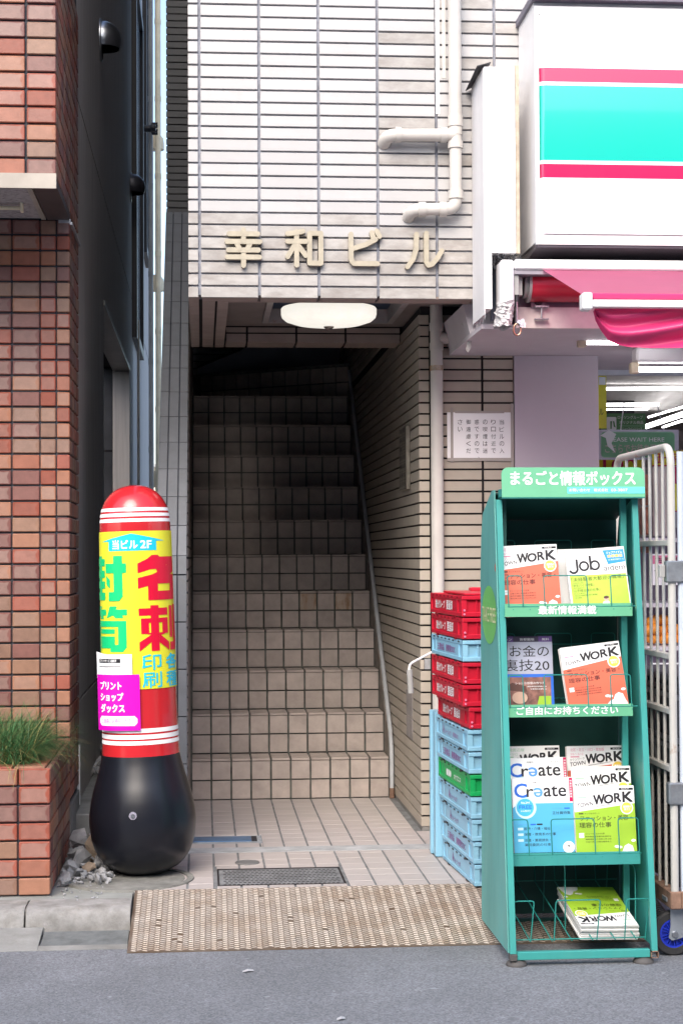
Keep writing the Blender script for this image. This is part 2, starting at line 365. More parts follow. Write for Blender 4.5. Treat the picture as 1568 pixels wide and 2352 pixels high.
# ================================================================== the setting: street, kerb, floors
XB = -0.599                      # side plane of the brick building
ZS = -0.10                       # street level
def asphalt():
    m = M('asphalt', (.17,.178,.195), rough=.85, var=.10, vs=3, bump=.9, bs=180, dirt=.6, dirtcol=(.125,.132,.145), ds=1.3, dlo=.42, dhi=.66)
    N, L, b = nodes_of(m); tc = [n for n in N if n.type == 'TEX_COORD'][0]
    v = N.new('ShaderNodeTexVoronoi'); v.inputs['Scale'].default_value = 150; L.new(tc.outputs['Object'], v.inputs[0])
    mr = N.new('ShaderNodeMapRange'); mr.inputs['From Min'].default_value = 0; mr.inputs['From Max'].default_value = 1; mr.inputs['To Min'].default_value = .62; mr.inputs['To Max'].default_value = 1.38
    L.new(v.outputs['Color'], mr.inputs[0])
    n4 = N.new('ShaderNodeTexNoise'); n4.inputs['Scale'].default_value = 22; n4.inputs['Detail'].default_value = 2; L.new(tc.outputs['Object'], n4.inputs[0])
    r4 = N.new('ShaderNodeMapRange'); r4.inputs['From Min'].default_value = .73; r4.inputs['From Max'].default_value = .76; L.new(n4.outputs[0], r4.inputs[0])
    src = b.inputs['Base Color'].links[0].from_socket
    vm = N.new('ShaderNodeVectorMath'); vm.operation = 'SCALE'; L.new(src, vm.inputs[0]); L.new(mr.outputs[0], vm.inputs['Scale'])
    mx = N.new('ShaderNodeMix'); mx.data_type = 'RGBA'; L.new(r4.outputs[0], mx.inputs[0]); L.new(vm.outputs[0], mx.inputs[6]); mx.inputs[7].default_value = (.26,.27,.29,1)
    L.new(mx.outputs[2], b.inputs['Base Color']); return m
m_asph = asphalt()
obj('road', MB().add([(-120,-120,ZS),(120,-120,ZS),(120,120,ZS),(-120,120,ZS)], [(0,1,2,3)]), m_asph, kind='structure')

# entrance floor: mortar bed with every tile on it
fl = obj('entrance_floor', MB().box(-.276, 1.80, 6.905, 8.30, ZS-.05, -.003).box(-.07, 1.06, 8.30, 9.46, ZS-.05, -.003), m_fljoint, kind='structure')
covers = []                      # areas of floor that hold covers instead of tiles
c1 = [PZ(447,1905,0), PZ(586,1936,0)]; pl0 = (-.20, .275, 8.02, 8.245)
g0 = (PZ(504,2030,0).x, PZ(783,2010,0).x, PZ(508,2034,0).y, PZ(504,1997,0).y)
covers = [pl0, (g0[0]-.008, g0[1]+.008, g0[2]-.008, g0[3]+.008)]
def clear(x0, x1, y0, y1): return not any(x0 < c[1] and x1 > c[0] and y0 < c[3] and y1 > c[2] for c in covers)
_tm = {}
def tilemesh(w_, d_, h_, mat, b=.002):
    k = (round(w_,4), round(d_,4), round(h_,4), mat.name)
    if k not in _tm: _tm[k] = MB().box(-w_/2, w_/2, -d_/2, d_/2, -h_/2, h_/2, b).mesh('tile', mat)
    return _tm[k]
def floor_tile(x0, x1, y0, y1):
    # tiles cut round the covers
    for c in covers:
        if x0 < c[1] and x1 > c[0] and y0 < c[3] and y1 > c[2]:
            if x0 < c[0]-.012: floor_tile(x0, c[0]-.002, y0, y1)
            if x1 > c[1]+.012: floor_tile(c[1]+.002, x1, y0, y1)
            a, b_ = max(x0, c[0]), min(x1, c[1])
            if y0 < c[2]-.012: floor_tile(a, b_, y0, c[2]-.002)
            if y1 > c[3]+.012: floor_tile(a, b_, c[3]+.002, y1)
            return
    piece('floor_tile', tilemesh(x1-x0, y1-y0, .012, m_fltile, .0012), ((x0+x1)/2, (y0+y1)/2, -.006+random.uniform(-.0005,.0005)), fl)
for i in range(-2, 15):
    x0 = -.058+.1085*i
    y = 6.908
    while y < 7.76:
        y1 = min(y+.1308, 7.766)
        if y1-y > .02: floor_tile(x0, x0+.099, y, y1)
        y += .1345
    y = 7.905
    while y < (9.44 if 0 <= i <= 9 else 8.26):
        y1 = min(y+.1205, 9.447)
        if x0 < .96 or y < 8.2 and x0 > 1.0: floor_tile(x0, x0+.099, y, y1)
        elif x0 < 1.0: floor_tile(x0, 1.035, y, y1)
        y += .1243
obj('threshold_strip', MB().box(-.20, 1.8, 7.770, 7.900, -.02, .001, .001), M('threshold_cement', (.36,.37,.38), rough=.8, var=.2, vs=12, bump=.3, dirt=.3, dirtcol=(.28,.28,.28), ds=8), fl)
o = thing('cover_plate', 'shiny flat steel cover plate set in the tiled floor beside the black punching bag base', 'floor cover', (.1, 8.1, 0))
obj('plate', MB().box(-.12, .225, 8.075, 8.20, -.01, .003, .001), M('plate_sky_blue', (.10,.20,.36), rough=.3, metal=.3, var=.1), o)  # blue sky reflection put into the steel's base colour
obj('end_cap', MB().box(.227, .252, 8.075, 8.20, -.01, .003, .001), m_black, o)
obj('cement_border', MB().box(pl0[0], pl0[1], pl0[2], pl0[3], -.02, -.002), M('border_cement', (.30,.32,.34), rough=.9, var=.2, vs=20), o)
o = thing('drain_cover', 'small round grey metal drain cover on the tiled floor behind the patterned iron hatch', 'drain cover', PZ(568,1981,0))
c = PZ(568,1981,.002); obj('disc', MB().lathe([(.0,.004),(.045,.004),(.047,.0055),(.051,.0055),(.053,.003),(.0535,-.001)], (c.x,c.y,0), 40), M('drain_grey', (.14,.14,.14), rough=.6), o, smooth=30)
o = thing('iron_hatch', 'dark rectangular cast iron hatch with cell pattern just behind the ramp plate', 'floor hatch', (g0[0], g0[2], 0))
m_iron = M('cast_iron', (.032,.028,.030), rough=.6, metal=.4, var=.3, vs=20, bump=.3)
obj('frame', MB().box(g0[0], g0[1], g0[2], g0[3], -.03, -.006).box(g0[0]-.007, g0[0], g0[2]-.007, g0[3]+.007, -.02, .001).box(g0[1], g0[1]+.007, g0[2]-.007, g0[3]+.007, -.02, .001).box(g0[0], g0[1], g0[3], g0[3]+.007, -.02, .001).box(g0[0], g0[1], g0[2]-.007, g0[2], -.02, .001), m_iron, o)
mb = MB(); nx, ny = 26, 9
for i in range(nx):
    for j in range(ny):
        cx = g0[0]+.015+(g0[1]-g0[0]-.03)*(i+.5+(j % 2)*.4)/nx; cy = g0[2]+.01+(g0[3]-g0[2]-.02)*(j+.5)/ny
        mb.prism([(cx+.007*math.cos(R(60*k)), cy+.0075*math.sin(R(60*k)), -.006) for k in range(6)], (0,0,.004))
obj('raised_pattern', mb, m_iron, o, kind='stuff')

# ramp plate (rusty tread plate laid from the street up to the tiles)
RP0, RP1 = Vector((-.271, 6.90, .006)), Vector((-.274, 6.272, ZS+.004))
rl = (RP0-RP1).length; rd = (RP0-RP1).normalized(); rn = Vector((1,0,0)).cross(rd)
m_ramp = M('tread_plate', (.15,.12,.095), rough=.55, metal=.15, var=.16, vs=5, bump=.3, dirt=.8, dirtcol=(.11,.065,.035), ds=7, dlo=.42, dhi=.66)
m_rampb = M('tread_bars', (.37,.33,.285), rough=.45, metal=.2, var=.12, vs=8, dirt=.6, dirtcol=(.22,.145,.085), ds=6, dlo=.48, dhi=.66)
o = thing('ramp_plate', 'rusty beige tread plate ramp with woven bar pattern laid from street to entrance tiles', 'ramp', RP1)
def rp(x, t, h): return Vector((x, 0, 0))+Vector((0, RP1.y, RP1.z))+rd*t+rn*h
obj('plate', MB().hull8([rp(-.274,0,-.004), rp(1.78,0,-.004), rp(1.78,rl,-.004), rp(-.272,rl,-.004), rp(-.274,0,0), rp(1.78,0,0), rp(1.78,rl,0), rp(-.272,rl,0)]), m_ramp, o)
mb = MB(); cw = .0415; rh = .0185
for i in range(int(2.04/cw)):
    for j in range(int(rl/rh)):
        cx = -.262+cw*(i+.5); ct = .008+rh*(j+.5)
        for sx in (-1, 1):
            ax = cx+sx*cw*.25; L2, wd = .0125, .0033; dx, dt = .80, .55*sx
            if random.random() < .006: continue
            tt = ct+(rh*.25 if sx > 0 else -rh*.25)
            p0 = (ax-dx*L2, tt-dt*L2*.55); p1 = (ax+dx*L2, tt+dt*L2*.55)
            nx_, nt_ = -dt, dx; ln = math.hypot(nx_, nt_); nx_ /= ln; nt_ /= ln
            if not (0.002 < tt < rl-.002): continue
            q = [rp(p0[0]+nx_*wd, p0[1]+nt_*wd, 0), rp(p0[0]-nx_*wd, p0[1]-nt_*wd, 0), rp(p1[0]-nx_*wd, p1[1]-nt_*wd, 0), rp(p1[0]+nx_*wd, p1[1]+nt_*wd, 0)]
            mid = [rp(p0[0]*.82+p1[0]*.18, p0[1]*.82+p1[1]*.18, .0028), rp(p0[0]*.18+p1[0]*.82, p0[1]*.18+p1[1]*.82, .0028)]
            mb.add(q+mid, [(0,1,4),(2,3,5),(1,2,5,4),(3,0,4,5)])
obj('tread_bars', mb, m_rampb, o, kind='stuff')

# kerb, gutter, pavement slab
o = obj('kerb', MB().box(-3.5, -.276, 6.64, 6.80, ZS-.2, -.012), m_kerb, kind='structure')
def kerbstone(x0, x1):
    pr = [(6.80,-.25),(6.80,-.003),(6.665,-.003),(6.640,-.007),(6.620,-.017),(6.608,-.034),(6.600,-.066),(6.600,-.25)]
    obj('kerb_stone', MB().prism([(x0,y,z) for y, z in pr], (x1-x0,0,0)), m_kerb, o, smooth=40)
for x0, x1 in ((-.668,-.277),(-1.30,-.676),(-1.93,-1.308)): kerbstone(x0, x1)
def gz_(y): return -.098+.030*(y-6.345)/.255
def slope(x0, x1, y0, y1, h, t_=.1): return MB().hull8([(x0,y0,gz_(y0)+h-t_),(x1,y0,gz_(y0)+h-t_),(x1,y1,gz_(y1)+h-t_),(x0,y1,gz_(y1)+h-t_),(x0,y0,gz_(y0)+h),(x1,y0,gz_(y0)+h),(x1,y1,gz_(y1)+h),(x0,y1,gz_(y1)+h)])
o = obj('gutter', slope(-3.5, -.602, 6.345, 6.599, 0), m_conc, kind='structure')
obj('gutter_edge', slope(-.601, -.277, 6.345, 6.392, 0), m_conc, o)
obj('gutter_lid', slope(-.594, -.278, 6.398, 6.555, -.003, .02), M('gutter_lid', (.13,.14,.14), rough=.8, var=.25, vs=15, bump=.4, dirt=.5, dirtcol=(.08,.08,.08), ds=12), o)
obj('gutter_slot', slope(-.594, -.278, 6.556, 6.599, -.020, .02), m_dark, o)
obj('pavement', MB().box(-3.5, -.277, 6.802, 7.03, ZS-.2, -.004, .002), M('pavement_cement', (.25,.26,.245), rough=.9, var=.15, vs=7, bump=.4, dirt=.4, dirtcol=(.17,.18,.16), ds=6), kind='structure')
obj('alley_floor', MB().box(XB-.25, -.2, 7.034, 22, ZS-.2, -.006), m_conc, kind='structure')
o = thing('manhole_cover', 'round worn concrete manhole cover under the black punching bag base', 'manhole cover', (-.30, 7.17, 0))
obj('ring', MB().lathe([(.0,-.002),(.225,-.002),(.226,-.006),(.236,-.006),(.237,.002),(.262,.002),(.264,-.01)], (-.30,7.17,.004), 56), M('manhole_concrete', (.20,.20,.185), rough=.95, var=.25, vs=14, bump=.6, dirt=.6, dirtcol=(.10,.10,.09), ds=9), o, smooth=30)
obj('alley_step', MB().box(XB-.2, -.215, 8.20, 12.5, -.05, .12, .006), m_conc, kind='structure')

# rubble heaps: each larger lump a thing, small bits one mass
rnd = random.Random(3)
m_rub = M('rubble_concrete', (.29,.295,.31), rough=.95, var=.2, vs=14, bump=.8, bs=70, rand=.2, dirt=.4, dirtcol=(.23,.22,.20), ds=20)
m_rubt = M('rubble_tan', (.27,.21,.16), rough=.95, var=.2, vs=20, bump=.8, bs=70)
lumps = [(-.545,7.66,.10,.055,'pale'),(-.47,7.60,.085,.06,'pale'),(-.54,7.50,.06,.05,'pale'),(-.455,7.44,.075,.062,'tan'),(-.51,7.36,.055,.05,'pale'),(-.545,7.27,.04,.043,'pale'),(-.475,7.25,.04,.04,'tan'),(-.51,7.19,.03,.036,'pale'),(-.43,7.32,.05,.042,'pale'),(-.56,7.08,.022,.036,'white')]
look = ['flat slab on top','long lump leaning on the brick side','chipped lump in mid heap','largest tan lump touching the black base','angular lump in the middle','lump next to the brick planter','small lump with a brown chip','lump low on the heap','lump half hidden by the black base','whitish chip lying nearest the kerb']
for (x, y, z, r, k), lb in zip(lumps, look):
    t = obj('concrete_lump', MB().rock((x,y,z), r, rnd), m_rubt if k == 'tan' else m_rub, smooth=None)
    tag(t, 'broken %s concrete: %s' % (k, lb), 'rubble', 'broken concrete heaped between planter and punching bag')
mb = MB()
for _ in range(170):
    y = rnd.uniform(7.05, 7.95); mb.rock((rnd.uniform(XB+.02, XB+.24-.12*(7.95-y)*0), y, rnd.uniform(0, .07)*(.3+(y-7.05))), rnd.uniform(.007,.028), rnd)
for _ in range(120):
    y = rnd.uniform(9.6, 11.2); mb.rock((rnd.uniform(XB+.03, -.24), y, .12+rnd.uniform(0,.25)*(y-9.5)/1.6), rnd.uniform(.02,.06), rnd)
for _ in range(30): mb.rock((rnd.uniform(-.56,-.40), rnd.uniform(6.76,7.05), 0), rnd.uniform(.003,.008), rnd)
obj('rubble', mb, m_rub, kind='stuff')
for (x, y, r, s_) in ((PZ(660,1995,.12).x, 9.9, .09, 0), (-.50, 9.75, .09, 1), (-.44, 10.2, .10, 2), (-.52, 10.6, .11, 3)):
    t = obj('concrete_lump', MB().rock((x if s_ else -.40, y, .20+.08*s_*.5), r, rnd), m_rub)
    tag(t, 'broken pale concrete: '+['lump nearest the leaning pipe','lump against the grey wall','big lump deeper in the alley','topmost lump of the far alley heap'][s_], 'rubble', 'broken concrete heaped in the alley')
# litter on the road
for (px, py, lb, cc, r_) in ((570,2233,'small torn white and red wrapper lying on the asphalt', m_pg, .02), (783,2343,'scrap of white paper at the bottom edge of the road', m_pg, .014)):
    c = PZ(px, py, ZS); t = obj('litter', MB().add([c+Vector((-r_,-.006,.002)), c+Vector((0,-.012,.007)), c+Vector((r_,.004,.003)), c+Vector((r_*.9,.012,.006)), c+Vector((0,.008,.010)), c+Vector((-r_*.9,.006,.004))], [(0,1,4,5),(1,2,3,4)]), cc); tag(t, lb, 'litter')

# ================================================================== brick building on the left
BH = .0715                                                   # course height
_bk = {}
def brickmesh(w_, d_, h_, mat=None):
    k = (round(w_,4), round(d_,4), round(h_,4))
    if k not in _bk: _bk[k] = MB().box(-w_/2, w_/2, -d_/2, d_/2, -h_/2, h_/2, .0035).mesh('brick', mat or m_brick)
    return _bk[k]
UZ0 = 2.905
bb = thing('brick_building', 'red and tan glazed brick building with jettied upper storey left of the alley', 'building', (XB, 7.9, 0))
obj('wall', MB().box(-4, XB-.011, 7.152, 8.45, UZ0, 9).box(-4, XB-.011, 7.891, 8.45, -.05, UZ0), m_mort, bb)
def jit(): return random.uniform(-.0018, .0018)
# upper front: full bricks from the corner, five columns
nU = 15
ux = [XB-.122, XB-.122-.128, XB-.378]
for r in range(nU):
    z = UZ0+.004+BH*(r+.5)
    for c, (x1, w_) in enumerate(((XB, .119), (XB-.1275, .121), (XB-.2565, .121))):
        piece('brick', brickmesh(w_, .02, .0635), (x1-w_/2, 7.150+jit(), z), bb)
mb = MB(); 
for r in range(nU):
    z0 = UZ0+.008+BH*r; y = 7.162; 
    for k in range(10):
        mb.box(XB-.014, XB+jit()*.5, y, min(y+.121, 8.45), z0, z0+.0635, .0035); y += .1285
# lower front
nL = 41
for r in range(nL):
    z = .012+BH*(r+.5)
    if z > UZ0-.02: break
    if z < .40 : continue
    for (x1, w_) in ((XB, .058), (XB-.0635, .068), (XB-.1365, .121), (XB-.2635, .121)):
        piece('brick', brickmesh(w_, .02, .0635), (x1-w_/2, 7.890+jit(), z), bb)
for r in range(nL):
    z0 = .016+BH*r; y = 7.902
    if z0 > UZ0-.08: break
    if z0 < .22: continue
    for k in range(5):
        y1 = min(y+.121, 8.45)
        if y1-y > .02: mb.box(XB-.014, XB+jit()*.5, y, y1, z0, z0+.0635, .0035)
        y += .1285
obj('side_bricks', mb, m_brick, bb, kind='stuff')
obj('plinth', MB().box(-1.2, XB+.004, 7.86, 8.43, -.05, .205), m_conc, bb)
# jetty soffit: metal fascia, stone-pattern board
m_fascia = M('beige_metal', (.38,.34,.29), rough=.45); m_stone = M('stone_soffit', (.40,.37,.38), rough=.8, var=.1, vs=40, dirt=.8, dirtcol=(.10,.09,.09), ds=45, dlo=.52, dhi=.62, stretch=(1,2,1))
fz = UZ0-.002
obj('fascia', MB().box(-2, XB+.002, 7.128, 7.140, fz-.050, fz+.012), m_fascia, bb)
obj('soffit_frame', MB().box(XB-.10, XB+.001, 7.142, 7.878, fz-.035, fz-.003).box(-2, XB-.104, 7.142, 7.20, fz-.030, fz-.003), M('brown_metal', (.07,.055,.055), rough=.5), bb)
obj('soffit_board', MB().box(-2, XB-.128, 7.21, 7.878, fz-.028, fz-.004), m_stone, bb)
obj('soffit_trim', MB().box(XB-.127, XB-.106, 7.205, 7.878, fz-.034, fz-.004), m_fascia, bb)
t = thing('wall_bracket', 'short cream rod with square end under the brick building soffit', 'bracket', (-.85, 7.6, 2.85))
p = PY(54,478,7.55); obj('rod', MB().tube([(p.x-.5,7.55,p.z),(p.x-.01,7.55,p.z)], .009, 10), m_cream, t, smooth=40); obj('end_plate', MB().box(p.x-.012,p.x,7.53,7.57,p.z-.018,p.z+.022,.002), m_cream, t)
t = thing('gutter_rail', 'thin aluminium channel running round the brick building side below the soffit', 'rail', (XB, 7.95, 2.86))
obj('channel', MB().box(XB-.05, XB+.004, 7.876, 7.888, fz-.048, fz-.030).box(XB+.0005, XB+.012, 7.876, 8.43, fz-.055, fz-.043), M('aluminium', (.55,.55,.57), rough=.4, metal=.7), t)

# planter of the same brick, with grass
pl = thing('brick_planter', 'low red brick planter box standing in front of the left building', 'planter', (-.8, 7.3, 0))
PH = 7*BH+.0015
obj('core', MB().box(-2.4, XB-.014, 6.864, 6.96, 0, PH-.07).box(XB-.11, XB-.014, 6.96, 7.876, 0, PH-.07), m_mort, pl)
obj('base', MB().box(-2.4, XB+.002, 6.852, 7.86, -.06, -.001), m_conc, pl)
zt = PH
top_rows = 7
for r in range(top_rows):
    z = PH-BH*(r+.5)
    for k in range(3):
        x1 = XB-.1275*k - (0.0); piece('brick', brickmesh(.1215, .02, .0645), (x1-.0605, 6.861+jit(), z), pl)
    y = 6.874
    k = 0
    while y < 7.86:
        y1 = min(y+.1215, 7.872)
        if y1-y > .03:
            piece('brick', brickmesh(.02, round(y1-y,4), .0645), (XB-.0095+jit()*.5, (y+y1)/2, z), pl)
        y += .1275
for k in range(3): piece('brick', brickmesh(.1215, .10, .012), (XB-.022-.0605-.1275*k, 6.925, PH-.004), pl)
for k in range(7): piece('brick', brickmesh(.09, .1215, .012), (XB-.067, 7.04+.1275*k, PH-.004), pl)
tag(obj('planter_soil', MB().box(-2.4, XB-.112, 6.965, 7.87, PH-.25, PH-.012), m_soil), None, None, kind='stuff')
rnd = random.Random(11)
def grass(name, n, mat, xr, yr, lr, lean, seed):
    rnd = random.Random(seed); mb = MB()
    for _ in range(n):
        x = rnd.uniform(*xr); y = rnd.uniform(*yr)*.999; L_ = rnd.uniform(*lr); a = rnd.gauss(lean[0], lean[1]); rr = rnd.uniform(.35, 1.0)
        d = Vector((math.cos(a), math.sin(a), 0)); wv = d.cross(Vector((0,0,1)))*rnd.uniform(.0010,.0022); p = Vector((x, y, PH-.012)); pts = []
        el = R(rnd.uniform(22, 80)); 
        for i in range(5):
            q = 1-i/4.6; pts += [p-wv*q, p+wv*q]
            p = p+(d*math.cos(el)+Vector((0,0,1))*math.sin(el))*L_/4; el -= rr*.55
        mb.add(pts, [(2*i, 2*i+1, 2*i+3, 2*i+2) for i in range(4)])
    return mb
m_gr = M('grass_green', (.045,.14,.045), rough=.5, rand=.4, var=.1); m_grd = M('grass_dry', (.30,.25,.09), rough=.7, rand=.3)
g = obj('grass', grass('g', 9500, m_gr, (-1.2, XB-.10), (6.97, 7.82), (.09,.30), (-.1, 1.1), 5), m_gr, kind='stuff')
tag(obj('dry_grass', grass('g', 1500, m_grd, (-1.2, XB-.09), (6.96, 7.7), (.10,.30), (-.4, .9), 6), m_grd), kind='stuff')

# ================================================================== grey building along the alley
gb = thing('grey_alley_building', 'dark grey rendered building wall running back along the alley behind the brick building', 'building', (XB, 10, 0))
GX = XB-.012
dY0, dY1, dZ = 10.80, 14.6, 2.94
for (y0, y1, z0, z1) in ((8.452, dY0, .0, .615), (8.452, dY0, .63, dZ), (8.452, dY0, dZ+.0, 3.60), (dY0, dY1, dZ, 3.60), (dY1, 22, .0, .615), (dY1, 22, .63, 3.60), (8.452, 22, 3.615, 9.5)):
    obj('wall_panel', MB().box(GX-.14, GX, y0, y1, z0, z1), m_gwall, gb)
obj('wall_core', MB().box(GX-.30, GX-.145, 8.452, dY0, 0, 9).box(GX-.30, GX-.145, dY1, 22, 0, 9).box(GX-.30, GX-.145, dY0, dY1, dZ, 9), m_dark, gb)
obj('recess_wall', MB().box(GX-2.2, GX-.15, dY1+.02, dY1+.2, 0, dZ), m_dark, gb)
for k in range(4): obj('recess_panel', MB().box(GX-.34, GX-.145, dY1-.002, dY1+.018, .02+.74*k, .74*(k+1)), M('slate_panel%d' % k, (.05,.052,.06), rough=.35, var=.25, vs=3), gb)
obj('recess_bricks', MB().box(GX-.42, GX-.36, dY1-.02, dY1+.01, 0, dZ), m_brick, gb)
obj('recess_back', MB().box(GX-2.3, GX-2.2, dY0-.2, dY1+.2, 0, dZ+.2).box(GX-2.2, GX-.14, dY0-.1, dY0-.002, 0, dZ), m_dark, gb)
obj('lintel_edge', MB().box(GX-.14, GX+.006, dY0, dY1, dZ-.03, dZ-.002), m_fascia, gb)
# windows with black frames
for (pa, pb, z0, z1) in ((303, 320, 3.35, 6.5), (328, 335, 4.6, 7.5)):
    ya = GX*FPX; Y0 = PX(pa, 400, GX).y; Y1 = PX(pb, 400, GX).y
    wv = obj('window', MB().box(GX-.02, GX+.045, Y0, Y0+.12, z0, z1).box(GX-.02, GX+.045, Y1-.12, Y1, z0, z1).box(GX-.02, GX+.045, Y0, Y1, z0-.08, z0).box(GX-.02, GX+.045, Y0, Y1, z1, z1+.08), m_black, gb)
    obj('pane', MB().box(GX+.002, GX+.012, Y0+.12, Y1-.12, z0, z1), M('window_glass', (.35,.37,.40), rough=.08, spec=.8), wv)
# hooded vents
def vent(px, py, size, mat, lb):
    Y = PX(px, py, GX).y; c = PX(px, py, GX); r = size
    t = thing('vent_hood', lb, 'vent', (GX, Y, c.z), group='hooded vents on the grey alley wall')
    mb = MB(); mb.lathe([(0,0),(r*1.12,0),(r*1.12,.008),(r*1.02,.012)], (GX, Y, c.z), 28, 'x')
    obj('flange', mb, mat, t, smooth=40)
    vs = []; fs = []; n1, n2 = 9, 20                          # hood: quarter of a ball, open downwards
    for i in range(n1+1):
        a = R(180)*i/n1                                        # sweep from top to lower front
        for k in range(n2+1):
            b_ = math.pi*k/n2
            x = math.sin(min(a, R(118))) * (1 if True else 0)
            th = R(118)*i/n1
            vs.append((GX+.010+r*math.sin(th)*math.sin(b_)*1.05, Y-r*math.cos(b_)*math.sin(th) if False else Y+r*math.cos(b_)*math.sin(th), c.z+r*math.cos(th)))
    for i in range(n1):
        for k in range(n2): fs.append((i*(n2+1)+k, i*(n2+1)+k+1, (i+1)*(n2+1)+k+1, (i+1)*(n2+1)+k))
    obj('hood', MB().add(vs, fs), mat, t, smooth=60)
vent(231, 92, .115, m_steel, 'shiny round steel vent hood, the nearer and higher one on the grey alley wall')
vent(300, 430, .115, M('dark_metal', (.06,.06,.075), rough=.4, metal=.4), 'dark round vent hood lower and farther along the grey alley wall')
t = thing('gas_regulator', 'small dark knobbly fitting on the alley wall beside the window', 'wall fitting', PX(324,295,GX))
c = PX(324,295,GX); mb = MB().lathe([(0,0),(.05,0),(.05,.03),(.035,.035),(.035,.10),(.06,.11),(.06,.15),(0,.155)], c, 16, 'x')
for k in range(8): mb.box(c.x+.11, c.x+.17, c.y+.055*math.cos(k*.785)-.008, c.y+.055*math.cos(k*.785)+.008, c.z+.055*math.sin(k*.785)-.008, c.z+.055*math.sin(k*.785)+.008)
obj('body', mb, m_black, t, smooth=40)
# pipes in the alley
def downpipe(px, Y, r, z0, z1, mat, lb, rings, seed=0):
    x = PY(px, 1281, Y).x; t = thing('downpipe', lb, 'pipe', (x, Y, z0))
    obj('pipe', MB().tube([(x,Y,z0),(x,Y,z1)], r, 14), mat, t, smooth=40)
    for z in rings: obj('joint_ring', MB().tube([(x,Y,z),(x,Y,z+.06)], r*1.13, 14), mat, t, smooth=40)
    return t
downpipe(348, 17.6, .024, .2, 9, m_pvcg, 'grey downpipe at the far end of the alley wall', [1.5+k*.9 for k in range(8)])
downpipe(319, 15.4, .013, .2, 3.45, m_pvcg, 'thin grey conduit pipe ending halfway up the dark alley wall', [2.4])
downpipe(365, 20.5, .036, .2, 11, m_cream, 'cream downpipe behind the grey one, beside the bright gap', [1.2+k*.93 for k in range(11)])
for z in (2.25, 4.6, 6.3):
    c = PY(358, 1281, 20.6); t = thing('round_vent', 'small cream round vent cap beside the cream downpipe at %s' % {2.25:'chest height',4.6:'middle height',6.3:'its top'}[z], 'vent', (c.x, 20.6, z), group='vent caps by the cream downpipe')
    obj('cap', MB().lathe([(0,.12),(.05,.11),(.09,.06),(.10,0),(.10,-.08),(0,-.08)], (c.x+.01,20.6,z), 16), m_cream, t, smooth=40)
t = thing('alley_pipe', 'loose pale plastic pipe leaning on rubble at the foot of the alley wall', 'pipe', PZ(184,1803,.13))
a = PZ(184,1803,.135); b_ = PY(233,1742,10.2)
v = (b_-a).normalized(); obj('tube', MB().tube([a, a+(b_-a)*.6, b_], .0165, 16), m_pvc, t, smooth=40); obj('bore', MB().tube([a-v*.001, a+v*.002], .0115, 16), m_dark, t)
t = thing('wall_trim', 'short white plastic trim strip on the corner of the grey wall by the loose pipe', 'trim', (GX, 8.46, .3))
obj('strip', MB().box(XB-.008, XB+.006, 8.44, 8.451, .13, .42), m_white, t)
# far end of the alley
t = thing('far_building', 'pale low building closing the far end of the alley', 'building', (-.5, 30, 0))
obj('wall', MB().box(-3, .5, 30, 31, 0, 2.9), m_cream, t); obj('roof_edge', MB().box(-3, .5, 29.9, 31, 2.9, 2.95), m_pvcg, t)

# ================================================================== tiled entrance building
PT = .0541
FY = 7.47
eb = thing('tiled_building', 'white tiled building front above the stair entrance', 'building', (.6, FY, 2.46))
ZB = 2.458
obj('wall', MB().box(-.047, 3.2, FY+.012, FY+.14, ZB+.012, 9).box(-.047, 3.2, FY+.14, 13.28, 3.32, 9), m_fjoint, eb)
cols = [(-.057, -.014)]+[(-.002+.26*k, -.002+.248+.26*k) for k in range(6)]
for r in range(29):
    z0 = ZB+.0538*r
    for c, (x0, x1) in enumerate(cols):
        grimy = r < 5 or (r < 7 and random.random() < .6) or (c >= 4 and random.random() < .25)
        piece('tile', tilemesh(x1-x0, .013, .0458, m_ftile_d if grimy else m_ftile, .0015), ((x0+x1)/2, FY+.0065+random.uniform(-.0006,.0006), z0+.0229), eb)
# underside of the overhang
m_utile = M('underside_tile_shaded', (.34,.27,.24), rough=.6, var=.08, vs=8, rand=.06)  # beige wall tile, the overhang's shade put into its browner colour
def slab_tiles(x0, x1, y0, y1, z, name='soffit_tile'):
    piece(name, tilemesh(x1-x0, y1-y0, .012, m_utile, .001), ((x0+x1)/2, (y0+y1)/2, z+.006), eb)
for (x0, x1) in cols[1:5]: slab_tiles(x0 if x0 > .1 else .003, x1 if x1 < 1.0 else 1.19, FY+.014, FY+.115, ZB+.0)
obj('beam_front', MB().box(-.045, 3.2, FY+.0145, FY+.145, ZB+.0125, 2.60), m_wjoint, eb)
obj('beam_lip', MB().box(.12, 1.6, FY+.117, FY+.143, ZB-.0, ZB+.012), m_utile, eb)
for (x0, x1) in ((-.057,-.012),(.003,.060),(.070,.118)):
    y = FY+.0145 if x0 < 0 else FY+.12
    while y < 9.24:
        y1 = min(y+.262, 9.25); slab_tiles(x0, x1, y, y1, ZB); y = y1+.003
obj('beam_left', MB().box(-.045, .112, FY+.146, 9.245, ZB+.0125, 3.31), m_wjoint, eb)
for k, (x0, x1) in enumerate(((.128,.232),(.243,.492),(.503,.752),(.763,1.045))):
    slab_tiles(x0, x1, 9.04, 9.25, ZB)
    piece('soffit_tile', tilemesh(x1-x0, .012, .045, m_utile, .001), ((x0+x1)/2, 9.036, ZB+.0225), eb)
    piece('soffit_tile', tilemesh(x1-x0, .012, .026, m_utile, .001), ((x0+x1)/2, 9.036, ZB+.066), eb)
obj('beam_rear', MB().box(.113, 1.048, 9.0425, 9.245, ZB+.0125, 3.31), m_wjoint, eb)
RZ = 2.545
ox0, ox1, oy0, oy1 = .31, .985, 7.80, 8.84
